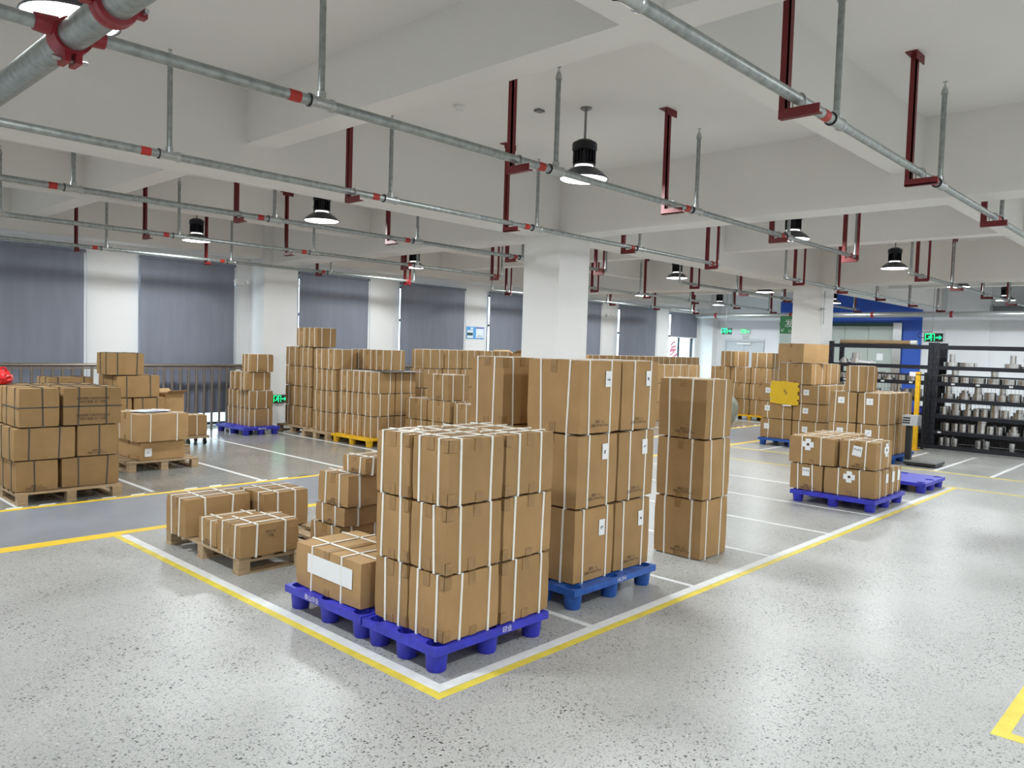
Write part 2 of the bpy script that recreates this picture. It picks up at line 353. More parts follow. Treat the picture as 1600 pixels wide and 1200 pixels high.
struct(MB().box((X0 - 0.2, Y0, 0), (X0, Y1, ZC)).build('wall_front', 'wall_white'))
for x, y in ((7.49, 6.31), (15.72, 6.31), (-0.7, 6.31), (7.49, -1.3), (15.72, -1.3)):
    struct(MB().box((x, y, 0), (x + 0.6, y + 0.6, ZM + 0.02)).build('column', 'wall_white'))

# ------------------------------------------------------------------ lamps
def make_lamp():
    r = thing('high_bay_lamp', 'x', 'lamp')
    MB().lathe([(0.0, ZC), (0.05, ZC), (0.05, ZC - 0.012), (0.02, ZC - 0.03), (0.0, ZC - 0.03)], n=16).build('ceiling_mount', 'steel_rod', r)
    MB().cyl((0, 0, 3.50), (0, 0, ZC - 0.03), 0.011).build('rod', 'steel_rod', r)
    MB().lathe([(0.0, 3.515), (0.06, 3.515), (0.085, 3.50), (0.09, 3.49), (0.0, 3.49)], n=20).build('cap', 'lamp_grey', r, True)
    MB().lathe([(0.0, 3.49), (0.105, 3.49), (0.112, 3.48), (0.112, 3.425), (0.10, 3.415), (0.0, 3.415)], n=20).build('driver_housing', 'lamp_black', r, True)
    m = MB()
    m.lathe([(0.0, 3.415), (0.075, 3.415), (0.075, 3.315), (0.10, 3.305), (0.10, 3.29), (0.0, 3.29)], n=20)
    for i in range(20):
        a = 2 * PI * i / 20; c, s_ = math.cos(a), math.sin(a); n = len(m.v)
        for rr in (0.07, 0.102):
            for w in (-0.004, 0.004):
                for z in (3.30, 3.415): m.v.append((c * rr - s_ * w, s_ * rr + c * w, z))
        m.f += [(n, n + 1, n + 5, n + 4), (n + 2, n + 6, n + 7, n + 3), (n + 4, n + 5, n + 7, n + 6), (n + 1, n + 3, n + 7, n + 5), (n, n + 4, n + 6, n + 2)]
    m.build('heat_sink', 'lamp_black', r)
    MB().lathe([(0.078, 3.292), (0.084, 3.284), (0.084, 3.279), (0.078, 3.275)], n=24).build('light_ring', 'ring_glow', r)
    MB().lathe([(0.075, 3.275), (0.115, 3.262), (0.165, 3.228), (0.205, 3.190), (0.222, 3.172), (0.222, 3.166), (0.214, 3.166), (0.16, 3.218), (0.07, 3.262)], n=32).build('reflector', 'lamp_grey', r, True)
    MB().lathe([(0.0, 3.158), (0.12, 3.160), (0.205, 3.168), (0.213, 3.178), (0.0, 3.19)], n=32).build('lens', 'lens', r, True)
    ld = bpy.data.lights.new('lamp_light', 'AREA'); ld.shape = 'DISK'; ld.size = 0.40; ld.energy = LAMP_W; ld.color = (0.93, 0.985, 1.0)
    lo = bpy.data.objects.new('lamp_light', ld); C.objects.link(lo); lo.parent = r; lo.location = (0, 0, 3.15)
    return r
lamp = make_lamp(); first = True
LX = (-2.9, 1.30, 5.53, 9.93, 13.95, 17.95, 22.2); LY = (-3.8, 0.25, 4.41, 8.60, 12.12)
LL = {(1.30, 4.41): 'high bay lamp half hidden behind the thick pipe, upper left corner', (5.53, 4.41): 'large high bay lamp on a rod, crossed by a sprinkler pipe, upper centre',
      (5.53, 8.60): 'black high bay lamp in front of the ceiling beam, left of centre', (5.53, 12.12): 'black high bay lamp nearest the left windows, above second blind',
      (9.93, 4.41): 'high bay lamp crossed by pipe and riser, right of the centre column', (13.95, 4.41): 'black high bay lamp above the storage rack on short rod',
      (9.93, 12.12): 'small high bay lamp above the fourth window blind', (13.95, 8.60): 'small high bay lamp just right of the centre column',
      (17.95, 12.12): 'distant lamp glow behind pipes, above the half-raised blind row', (17.95, 8.60): 'distant white lamp left of the far column',
      (17.95, 4.41): 'distant lamp behind a red hanger, right of far column', (22.2, 4.41): 'farthest lamp at the right edge, crossed by a pipe', (22.2, 12.12): 'tiny black lamp above the far exit door corner'}
for y in LY:
    for x in LX:
        r = lamp if first else copy_tree(lamp); first = False
        r.location = (x, 4.24 if (x, y) == (1.30, 4.41) else y, 0); r['group'] = 'high bay lamps under the ceiling'
        r['label'] = LL.get((x, y), 'high bay lamp outside or hidden from the view')

# ------------------------------------------------------------------ sprinkler pipes
ZP = 2.96
names = ['nearest', 'second', 'third', 'fourth', 'fifth', 'sixth']
def hanger_mesh(double):
    m = MB(); w = 0.032
    m.box((-0.02, 0.055, ZP - 0.075), (0.02, 0.055 + 0.012, ZC)); m.box((-0.02, 0.055, ZP - 0.075), (-0.02 + 0.008, 0.10, ZC))
    m.box((-0.085, 0.04, ZC - 0.008), (0.085, 0.12, ZC)); m.box((-0.085, 0.04, ZC - 0.06), (0.085, 0.048, ZC))
    if double:
        m.box((-0.02, -0.092, ZP - 0.075), (0.02, -0.08, ZC)); m.box((-0.02, -0.115, ZP - 0.075), (-0.012, -0.08, ZC))
        m.box((-0.085, -0.15, ZC - 0.008), (0.085, -0.07, ZC))
    y0 = -0.09 if double else -0.115
    m.box((-0.022, y0, ZP - 0.085), (0.022, 0.10, ZP - 0.077)); m.box((-0.022, y0, ZP - 0.085), (-0.014, 0.10, ZP - 0.038))
    return m.mesh('hanger')
HM = {False: hanger_mesh(False), True: hanger_mesh(True)}
def ubolt_mesh(r):
    m = MB(); pts = []
    for i in range(9):
        a = PI * i / 8; pts.append((0, math.cos(a) * (r + 0.004), math.sin(a) * (r + 0.004)))
    pts = [(0, r + 0.004, -0.06)] + pts + [(0, -r - 0.004, -0.06)]
    m.tube(pts, 0.004, 6); return m.mesh('u_bolt')
UB = ubolt_mesh(0.03)
TEE = MB().lathe([(0.0, -0.075), (0.036, -0.075), (0.036, -0.055), (0.031, -0.05), (0.031, 0.05), (0.036, 0.055), (0.036, 0.075), (0.0, 0.075)], n=16, axis='x').cyl((0, 0, 0), (0, 0, 0.06), 0.026).mesh('tee')
GAS = MB().lathe([(0.0, -0.080), (0.0375, -0.080), (0.0375, -0.074), (0.0, -0.074)], n=16, axis='x').mesh('gasket')
RIS = MB().cyl((0, 0, 0.05), (0, 0, 0.66), 0.0185, n=12).mesh('riser')
HEAD = MB().cyl((0, 0, 0.66), (0, 0, 0.70), 0.026, 0.020, 10).cyl((0, 0, 0.70), (0, 0, 0.715), 0.014, n=8).cyl((-0.012, 0, 0.715), (-0.004, 0, 0.75), 0.003, n=6).cyl((0.012, 0, 0.715), (0.004, 0, 0.75), 0.003, n=6).cyl((0, 0, 0.75), (0, 0, 0.753), 0.017, n=12).mesh('sprinkler_head')
BAND = MB().lathe([(0.0, -0.035), (0.0305, -0.035), (0.0305, 0.035), (0.0, 0.035)], n=16, axis='x').mesh('red_band')
ELB = MB().lathe([(0.0, -0.06), (0.032, -0.06), (0.032, 0.0), (0.02, 0.025), (0.0, 0.03)], n=14, axis='x').cyl((0, 0, 0), (0, 0, 0.06), 0.026).mesh('elbow')
def place(name, me, m, parent, loc, rz=0, smooth=True):
    o = link(name, me, m, parent, smooth); o.location = loc; o.rotation_euler = (0, 0, rz); return o
def branch(y, x0, x1, tees, end, hangers, double, label, bands=True, flip=False):
    r = thing('sprinkler_pipe', label, 'pipe', (0, 0, 0), group='sprinkler pipes under the ceiling')
    cuts = [x0] + list(tees) + [end]; cuts = sorted(cuts)
    for a, b in zip(cuts[:-1], cuts[1:]):
        mid = (a + b) / 2
        rad = (0.029 if abs(a - (x0 if not flip else x1)) < 2.3 else 0.0255) if not flip else 0.026
        MB().cyl((a, y, ZP), (b, y, ZP), rad, n=16).build('pipe', 'galv', r, True)
    for t in list(tees) + [end]:
        is_end = t == end
        place('elbow' if is_end else 'tee', ELB if is_end else TEE, 'galv_light', r, (t, y, ZP), PI if (is_end and flip) else 0)
        if not is_end: place('gasket', GAS, 'rubber', r, (t, y, ZP))
        rs = place('riser', RIS, 'galv', r, (t, y, ZP)); place('sprinkler_head', HEAD, 'galv_light', rs, (0, 0, 0))
        if bands: place('red_band', BAND, 'red_band', r, (t - 0.17 if not flip else t + 0.4, y, ZP))
    for h in hangers:
        o = place('hanger', HM[h in double], 'red_paint', r, (h, y, 0), 0, False); place('u_bolt', UB, 'galv_light', o, (0.0, 0, ZP), 0)
    return r
PY = (1.745, 3.79, 5.76, 7.80, 10.2, 12.75)
wh = ['nearest sprinkler pipe, crossing the upper right corner', 'second nearest sprinkler pipe, from the thick main to the far right column',
      'sprinkler pipe passing just above the top of the centre column', 'sprinkler pipe ending behind the centre column, third up from the blinds',
      'sprinkler pipe second up from the window blinds', 'sprinkler pipe running along the window wall over the blind tops']
for i, y in enumerate(PY):
    branch(y, 1.18, 10.5, (2.42, 4.42, 6.43, 8.42), 10.45, (4.02, 6.02, 8.17, 10.27) if i else (3.93, 5.97, 8.12, 10.27), (10.27,), wh[i])
wq = ['', 'distant sprinkler pipe over the storage rack, toward the right edge', 'distant sprinkler pipe crossing the far column toward the blue wall', 'distant sprinkler pipe ending left of the far column with red U hanger',
      'distant sprinkler pipe just right of the centre column, before the beam', 'distant sprinkler pipe along the far end of the window wall']
for i, y in enumerate(PY):
    if i == 0: continue
    branch(y, 12.75, 23.3, (15.0, 17.2, 19.4, 21.6), 12.75, (13.3, 15.3, 17.45, 19.65, 21.9), (13.3,), wq[i], bands=False, flip=True)
mn = thing('main_pipe', 'thick galvanized main pipe with red clamps in the upper left corner', 'pipe')
for a, b in ((Y0 + 0.05, 3.28), (3.28, 6.0), (6.0, 13.4)): MB().cyl((1.16, a, 2.93), (1.16, b, 2.93), 0.064, n=28).build('pipe', 'galv', mn, True)
for y in (3.28, 6.0, 9.0):
    cl = MB().lathe([(0.064, -0.045), (0.082, -0.04), (0.086, -0.015), (0.080, 0), (0.086, 0.015), (0.082, 0.04), (0.064, 0.045)], (1.16, y, 2.93), 24, 'y').box((1.16 - 0.12, y - 0.02, 2.91), (1.16 + 0.12, y + 0.02, 2.95)).build('coupling', 'red_clamp', mn, True)
    MB().cyl((1.16 + 0.105, y - 0.05, 2.93), (1.16 + 0.105, y + 0.05, 2.93), 0.009).cyl((1.16 - 0.105, y - 0.05, 2.93), (1.16 - 0.105, y + 0.05, 2.93), 0.009).build('bolt', 'galv_light', cl)
for y in PY:
    cl = MB().lathe([(0.065, -0.055), (0.078, -0.055), (0.08, 0), (0.078, 0.055), (0.065, 0.055)], (1.16, y, 2.93), 24, 'y').cyl((1.21, y, 2.96), (1.30, y, 2.96), 0.045, 0.038, 16).cyl((1.11, y, 2.96), (1.02, y, 2.96), 0.045, 0.038, 16).box((1.16 - 0.035, y - 0.05, 2.815), (1.16 - 0.01, y + 0.05, 2.86)).box((1.16 + 0.01, y - 0.05, 2.815), (1.16 + 0.035, y + 0.05, 2.86)).build('mechanical_tee', 'red_clamp', mn, True)
    MB().cyl((1.16 - 0.07, y, 2.835), (1.16 + 0.07, y, 2.835), 0.01, n=8).build('bolt', 'galv_light', cl)
    MB().cyl((1.02, y, ZP), (-1.5, y, ZP), 0.029, n=16).build('pipe', 'galv', mn, True)
mf = thing('main_pipe', 'distant thick main pipe running across the blue far wall', 'pipe')
MB().cyl((23.4, 2.0, 2.90), (23.4, 13.6, 2.90), 0.075, n=20).build('pipe', 'galv_light', mf, True)
for y in PY[1:]: MB().lathe([(0.076, -0.035), (0.092, -0.03), (0.092, 0.03), (0.076, 0.035)], (23.4, y + 0.12, 2.9), 18, 'y').build('coupling', 'red_clamp', mf, True)

sd = thing('smoke_detector', 'round white smoke detector on the ceiling', 'detector', (4.79, 5.27, ZC))
MB().lathe([(0.0, 0), (0.055, 0), (0.055, -0.015), (0.048, -0.028)], n=24).build('base', 'white_plastic', sd, True)
MB().lathe([(0.048, -0.028), (0.035, -0.034), (0.030, -0.05), (0.0, -0.052)], n=24).build('sensor_dome', 'white_plastic', sd, True)
MB().box((5.28, 4.75, ZC - 0.02), (5.36, 4.81, ZC)).build('junction_plate', 'steel_rod')
tag(bpy.data.objects['junction_plate'], 'small grey plate on the ceiling beside the central lamp rod', 'plate')

# ------------------------------------------------------------------ blinds, railing, wall items
bl = ['', '', 'leftmost dark grey roller blind, cut off by the frame', 'second dark grey roller blind from the left, above the railing', 'grey roller blind just right of the wall pilaster', 'grey roller blind left of the blue notice board',
      'grey roller blind between notice board and centre column', 'grey roller blind just right of the centre column', 'grey roller blind left of the half-raised one', 'short half-raised grey roller blind over the pink lettered window']
for i, (a, b) in enumerate(wins):
    if i < 2: lab = 'grey roller blind outside the frame to the left'
    else: lab = bl[i]
    zb = 2.17 if i == 9 else 0.30
    x0, x1 = a - 0.04, b - 0.02
    r = thing('roller_blind', lab, 'blind', ((x0 + x1) / 2, Y1 - 0.09, zb), group='grey roller blinds on the window wall'); hw = (x1 - x0) / 2; H = 3.01 - zb
    m = MB(); nx, nz = 14, 16; rr = random.Random(i)
    ph = rr.random() * 6; ws = 0.010
    for s_ in (0, 1):
        for j in range(nz + 1):
            for k in range(nx + 1):
                u = k / nx; v = j / nz
                y = ws * (1 - v) * math.sin(u * 11 + ph) + 0.006 * (1 - v) * math.sin(u * 23 + ph * 2 + v * 2) + s_ * 0.003
                m.v.append((-hw + 2 * hw * u, y, v * H))
    n1 = (nx + 1) * (nz + 1)
    for j in range(nz):
        for k in range(nx):
            q = j * (nx + 1) + k; m.f.append((q, q + 1, q + nx + 2, q + nx + 1)); m.f.append((n1 + q, n1 + q + nx + 1, n1 + q + nx + 2, n1 + q + 1))
    m.build('fabric', 'blind', r, True)
    MB().cyl((-hw - 0.02, 0.0, H + 0.0), (hw + 0.02, 0.0, H + 0.0), 0.028, n=12).build('roller_tube', 'white_plastic' if i == 9 else 'blind', r, True)
    MB().box((-hw, -0.012, -0.03), (hw, 0.012, 0.0)).build('bottom_bar', 'white_plastic' if i == 9 else 'blind', r)
    MB().tube([(hw + 0.03, -0.01, H), (hw + 0.035, -0.015, H * 0.55), (hw + 0.045, -0.01, H * 0.15 + (0.4 if i == 9 else 0))], 0.004, 6).build('pull_cord', 'steel_rod', r)

BAL = MB().cyl((0, 0, 0.0), (0, 0, 1.13), 0.022, n=10).mesh('baluster')
def railing(x0, x1, label):
    r = thing('railing', label, 'railing', (x0, 13.62, 0), group='bronze railings along the window wall'); L = x1 - x0
    MB().cyl((0, 0, 1.155), (L, 0, 1.155), 0.03, n=12).build('handrail', 'rail_bronze', r, True)
    MB().box((0, -0.012, 1.09), (L, 0.012, 1.12)).build('upper_rail', 'rail_bronze', r)
    n = int(L / 0.143)
    for i in range(n + 1): o = link('baluster', BAL, 'rail_bronze', r, True); o.location = (0.03 + i * (L - 0.06) / n, 0, 0)
railing(0.6, 7.42, 'bronze railing under the left blinds, up to the pilaster')
railing(8.16, 15.6, 'bronze railing behind the tall cartons right of the pilaster')

def exit_sign(loc, face, label, hang=False, w=0.30, h=0.14, body='exit_body', arrow=1, wire=0.6):
    rz = {'-y': 0, '-x': -PI / 2}[face]
    r = thing('exit_sign', label, 'exit sign', loc, rz, group='green exit signs')
    MB().box((-w / 2, 0, -h / 2), (w / 2, 0.03, h / 2)).build('housing', body, r)
    m = MB(); y = -0.002; k = h / 0.14
    def q(x0, z0, x1, z1, t=0.012):
        d = Vector((x1 - x0, 0, z1 - z0)); n = Vector((-d.z, 0, d.x)).normalized() * t / 2 * k
        a = Vector((x0, y / k, z0)) * k; b = Vector((x1, y / k, z1)) * k; m.quad(a + n, a - n, b - n, b + n)
    # door frame and running figure
    q(-0.12, -0.055, -0.12, 0.055, 0.010); q(-0.125, 0.055, 0.02, 0.055, 0.010); q(0.015, 0.055, 0.015, -0.055, 0.010)
    q(-0.045, 0.035, -0.025, 0.035, 0.022); q(-0.04, 0.022, -0.055, -0.008, 0.024); q(-0.055, -0.008, -0.025, -0.028, 0.013); q(-0.025, -0.028, -0.035, -0.055, 0.012)
    q(-0.055, -0.008, -0.08, -0.025, 0.013); q(-0.08, -0.025, -0.105, -0.022, 0.012); q(-0.04, 0.018, -0.012, -0.002, 0.010); q(-0.045, 0.018, -0.078, 0.012, 0.010)
    q(0.035, 0.0, 0.10, 0.0, 0.018)
    m.quad((0.085 * k, y, 0.035 * k), (0.085 * k, y, -0.035 * k), (0.13 * k, y, 0))
    m.build('pictogram', 'exit_glow', r)
    if hang and w >= 0.4: MB().tube([(-w / 2, 0.015, 0.0), (-w / 2 - 0.10, 0.015, -0.01), (-w / 2 - 0.15, 0.015, 0.05), (-w / 2 - 0.10, 0.015, 0.12), (-0.03, 0.015, h / 2 + 0.04)], 0.008, 6).build('cable_loop', 'rubber', r)
    if hang: MB().tube([(-0.03, 0.015, h / 2), (-0.035, 0.015, h / 2 + 0.3), (-0.03, 0.015, wire)], 0.006, 6).build('cable', 'steel_rod', r)
    return r
exit_sign((7.78, 13.415, 0.53), '-y', 'low green exit sign on the pilaster beside the tall cartons', w=0.26, h=0.15)
exit_sign((22.6, 12.05, 2.37), '-x', 'hanging green exit sign near the far corner window', True, 0.34, 0.20, wire=1.43)
r = exit_sign((X1 - 0.035, 12.41, 2.42), '-x', 'pale-cased exit sign above the far double door', False, 0.36, 0.17, 'exit_case')
MB().box((12.36 - 12.41 + -0.03, 0.0, -0.25), (0.13, 0.03, -0.14)).build('battery_box', 'exit_case', r)
exit_sign((20.0, 5.38, 2.18), '-x', 'black hanging exit sign right of the blue wall', True, 0.40, 0.2, wire=1.63)

sg = thing('hanging_sign', 'green hanging sign with white characters, half behind the far column', 'sign', (17.4, 7.45, 2.36), -PI / 2)
MB().box((-0.48, 0, -0.20), (0.6, 0.03, 0.20)).build('board', 'sign_green', sg)
text('发货区', 0.20, 'paper', (-0.07, -0.003, 0.02), '-y', sg); text('Delivery area', 0.075, 'paper', (-0.07, -0.003, -0.145), '-y', sg); text('↙', 0.13, 'paper', (-0.41, -0.003, -0.11), '-y', sg)
for x in (-0.15, 0.5): MB().cyl((x, 0.015, 0.20), (x, 0.015, ZC - 2.36), 0.005, n=6).build('cable', 'steel_rod', sg)

ps = thing('notice_board', 'blue and white printed notice board between two window blinds', 'poster', (13.46, Y1, 1.98))
MB().box((-0.30, -0.012, -0.15), (0.30, 0.0, 0.15)).build('panel', 'poster_blue', ps)
MB().quad((0.02, -0.0135, -0.125), (0.285, -0.0135, -0.125), (0.285, -0.0135, 0.105), (0.02, -0.0135, 0.105)).build('text_block', 'poster_white', ps)
MB().quad((0.02, -0.0135, 0.11), (0.285, -0.0135, 0.11), (0.285, -0.0135, 0.14), (0.02, -0.0135, 0.14)).build('title_bar', 'poster_purple', ps)
MB().quad((-0.28, -0.0135, -0.13), (-0.08, -0.0135, -0.13), (-0.08, -0.0135, 0.06), (-0.28, -0.0135, 0.06)).build('picture_frame', 'poster_white', ps)
MB().quad((-0.28, -0.0145, -0.07), (-0.09, -0.0145, -0.07), (-0.09, -0.0145, 0.0), (-0.28, -0.0145, 0.0)).build('picture', 'poster_dark', ps)
MB().quad((-0.17, -0.0135, 0.075), (-0.08, -0.0135, 0.075), (-0.08, -0.0135, 0.13), (-0.17, -0.0135, 0.13)).build('emblem', 'poster_white', ps)
text('8733', 0.075, 'ink_blue', (0.155, -0.0145, -0.09), '-y', ps)

def twin(loc, label, rz=0):
    r = thing('emergency_light', label, 'emergency light', loc, rz, group='twin emergency lights')
    MB().box((-0.10, -0.05, -0.04), (0.10, 0, 0.04)).build('housing', 'white_plastic', r)
    for s_ in (-1, 1): MB().lathe([(0.0, -0.02), (0.03, -0.02), (0.045, -0.09), (0.04, -0.092), (0.0, -0.085)], (s_ * 0.12, -0.02, 0.03), 14, 'y').build('lamp_head', 'white_plastic', r, True)
twin((7.22, Y1, 2.70), 'small twin emergency light on the wall left of the pilaster'); twin((8.28, Y1, 2.72), 'small twin emergency light beside the third blind, right of the pilaster'); twin((18.95, Y1, 2.68), 'tiny twin emergency light right of the centre column')

# ------------------------------------------------------------------ cartons
LAYER = ['bottom layer', 'second layer', 'third layer', 'fourth layer', 'top layer']
def body_mesh(dx, dy, dz, seed, open_top=False):
    rr = random.Random(seed); m = MB(); N = 4
    bul = [rr.uniform(-0.001, 0.0035) for _ in range(6)]
    idx = {}
    def vid(p):
        if p not in idx:
            i, j, k = p; u, v, w = i / N * 2 - 1, j / N * 2 - 1, k / N * 2 - 1
            x, y, z = u * dx / 2, v * dy / 2, (w + 1) / 2 * dz
            e = sum(1 for t in (u, v, w) if abs(t) == 1)
            if e == 1:
                if abs(u) == 1: x += u * bul[0 if u < 0 else 1] * (1 - v * v) * (1 - w * w)
                elif abs(v) == 1: y += v * bul[2 if v < 0 else 3] * (1 - u * u) * (1 - w * w)
                else: z += w * (-0.004 if w > 0 else 0.0) * (1 - u * u) * (1 - v * v)
            else:
                q = 0.0022 if e == 2 else 0.0045
                if abs(u) == 1: x -= u * q * rr.uniform(0.6, 1.6)
                if abs(v) == 1: y -= v * q * rr.uniform(0.6, 1.6)
                if abs(w) == 1: z -= w * q * rr.uniform(0.4, 1.4)
            idx[p] = len(m.v); m.v.append((x, y, z))
        return idx[p]
    for a in range(N):
        for b in range(N):
            m.f.append((vid((0, a, b)), vid((0, a, b + 1)), vid((0, a + 1, b + 1)), vid((0, a + 1, b))))
            m.f.append((vid((N, a, b)), vid((N, a + 1, b)), vid((N, a + 1, b + 1)), vid((N, a, b + 1))))
            m.f.append((vid((a, 0, b)), vid((a + 1, 0, b)), vid((a + 1, 0, b + 1)), vid((a, 0, b + 1))))
            m.f.append((vid((a, N, b)), vid((a, N, b + 1)), vid((a + 1, N, b + 1)), vid((a + 1, N, b))))
            m.f.append((vid((a, b, 0)), vid((a, b + 1, 0)), vid((a + 1, b + 1, 0)), vid((a + 1, b, 0))))
            if not open_top: m.f.append((vid((a, b, N)), vid((a + 1, b, N)), vid((a + 1, b + 1, N)), vid((a, b + 1, N))))
    return m
def strap_mesh(axis, c, hx, hz, wid, rr, o=0.0045):
    # a closed band round the carton: hx half width of the ring, hz height
    m = MB(); j = [rr.uniform(-0.010, 0.010) for _ in range(4)]
    cor = [(-hx, 0.0), (hx, 0.0), (hx, hz), (-hx, hz)]
    for k, (a, z) in enumerate(cor):
        sa = -1 if a < 0 else 1; sz = -1 if z == 0 else 1
        for off in (o, 0.0):
            for w in (-wid / 2, wid / 2):
                p = a + sa * off; q = z + sz * off; t = c + j[k] + w
                m.v.append((p, t, q) if axis == 'x' else (t, p, q))
    for k in range(4):
        n, q = k * 4, ((k + 1) % 4) * 4
        m.f += [(n, n + 1, q + 1, q), (n + 3, n + 2, q + 2, q + 3), (n + 1, n + 3, q + 3, q + 1), (n, q, q + 2, n + 2)]
    return m
BOXN = [0]
PRINT = '箱号: 1-6\n规格: 67*60*77cm'
def carton(label, x, y, z, dx, dy, dz, strap='strap_white', sx=2, sy=2, group='strapped cardboard cartons', tape=1, rz=0.0, mname='card', prt=None, stick=None, wid=0.013, openbox=False):
    BOXN[0] += 1; rr = random.Random(BOXN[0] * 13 + 5)
    g = 0.0055
    r = thing('carton', label, 'box', (x + dx / 2, y + dy / 2, z), rz, group)
    bx_, by_, bz_ = dx - 2 * g, dy - 2 * g, dz - 2 * g + 0.002
    o = body_mesh(bx_, by_, bz_, BOXN[0], openbox).build('carton_body', mname, r); o.location.z = g - 0.001
    if openbox:
        inn = MB(); t = 0.006; a, b = bx_ / 2 - t, by_ / 2 - t
        inn.quad((-a, -b, 0.05), (a, -b, 0.05), (a, b, 0.05), (-a, b, 0.05))
        for p0, p1 in (((-a, -b), (a, -b)), ((a, -b), (a, b)), ((a, b), (-a, b)), ((-a, b), (-a, -b))): inn.quad((*p0, 0.05), (*p0, bz_ - 0.003), (*p1, bz_ - 0.003), (*p1, 0.05))
        inn.build('inside', 'card_in', r)
        for s_ in (-1, 1):
            fl_ = MB().box((-bx_ / 2 + .01, 0, 0), (bx_ / 2 - .01, 0.004, by_ * 0.32)).build('flap', mname, r); fl_.location = (0, s_ * by_ / 2 - (0.004 if s_ > 0 else 0), bz_); fl_.rotation_euler = (-s_ * 1.15, 0, 0)
    if strap:
        for ax, n, half, span in (('x', sy, bx_ / 2, dy), ('y', sx, by_ / 2, dx)):
            for i in range(n):
                c = (-0.5 + (0.26 + 0.48 * i if n == 2 else (i + 0.5) / n)) * span
                s_ = strap_mesh(ax, c + rr.uniform(-.025, .025), half, bz_, wid, rr).build('strap', strap, r); s_.location.z = g - 0.001
    if tape:
        tw = 0.05; e = 0.0028; drop = min(0.085, dz * 0.28)
        m = MB(); hx, hy, top = bx_ / 2, by_ / 2, g - 0.001 + bz_
        lx = dx >= dy
        for zt in (0, 1):
            for s_ in (-1, 1):
                if zt: z0, z1 = top - drop * rr.uniform(.7, 1.1), top
                else: z0, z1 = g, g + drop * rr.uniform(.5, .8)
                mm = MB().box((s_ * hx - e if s_ < 0 else hx - 0.002, -tw / 2, z0), (s_ * hx + 0.002 if s_ < 0 else hx + e, tw / 2, z1)); mm.build('tape', 'tape', r)
                if tape > 1:
                    c0 = rr.uniform(-0.02, 0.02)
                    MB().box((c0 - tw / 2, s_ * hy - e if s_ < 0 else hy - 0.002, z0), (c0 + tw / 2, s_ * hy + 0.002 if s_ < 0 else hy + e, z1)).build('tape', 'tape', r)
        if tape > 1:
            for zt in (0, 1):
                z0, z1 = (top - 0.065, top - 0.003) if zt else (g + 0.002, g + 0.06)
                MB().box((-hx - e, -hy - e, z0), (-hx + 0.045, -hy + 0.004, z1)).box((-hx - e, -hy, z0), (-hx + 0.004, -hy + 0.04, z1)).build('corner_tape', 'tape', r)
        MB().box((-hx, -tw / 2, top - 0.003), (hx, tw / 2, top + 0.0012)).build('tape', 'tape', r)
        if tape > 1: MB().box((-tw / 2, -hy, top - 0.003), (tw / 2, hy, top + 0.0008)).build('tape', 'tape', r)
    if prt:
        for f in prt:
            if f == '-x': text(PRINT, 0.024, 'ink', (-bx_ / 2 - 0.0045, -dy * 0.08, dz * 0.13), '-x', r, 'printed_text')
            if f == '-y': text(PRINT, 0.024, 'ink', (-dx * 0.02, -by_ / 2 - 0.0045, dz * 0.14), '-y', r, 'printed_text')
    if stick:
        for f, u, v, w, h, kind in stick:
            if f == '-x': loc, rot = (-bx_ / 2 - (0.003 if kind == 'plain' else 0.0055), -u, v), -PI / 2
            else: loc, rot = (u, -by_ / 2 - 0.0055, v), 0
            st = MB()
            if kind == 'cross':
                a, b = w / 2, w / 4.2; pts = [(-a, -b), (-b, -b), (-b, -a), (b, -a), (b, -b), (a, -b), (a, b), (b, b), (b, a), (-b, a), (-b, b), (-a, b)]
                st.v += [(p, -0.0008, q) for p, q in pts] + [(p, 0.0008, q) for p, q in pts]
                st.f += [(0, 1, 4, 5), (5, 6, 11, 0), (6, 7, 10, 11), (1, 2, 3, 4), (7, 8, 9, 10)] + [(i, (i + 1) % 12, 12 + (i + 1) % 12, 12 + i) for i in range(12)]
            else: st.box((-w / 2, -0.0008, -h / 2), (w / 2, 0.0008, h / 2))
            so = st.build('label_sticker', 'paper', r); so.location = loc; so.rotation_euler = (0, rr.uniform(-.03, .03) if kind != 'tilt' else 0.14, rot)
            if kind == 'cross': MB().lathe([(0.0, -0.0014), (0.014 * w / 0.11, -0.0014)], n=12, axis='y').build('dot', 'ink', so)
            elif kind in ('pv', 'tilt'):
                text('PVP5', h * 0.36, 'ink_blue', (0, -0.0015, h * 0.12), '-y', so, 'handwriting')
            elif kind == 'scribble':
                k = MB(); p = Vector((-0.012, -0.0015, -0.004)) 
                for i in range(7):
                    q = Vector((rr.uniform(-0.016, 0.016), -0.0015, rr.uniform(-0.014, 0.010))); k.cyl(p, q, 0.0016, n=4); p = q
                k.build('scribble', 'ink_blue', so)
    return r
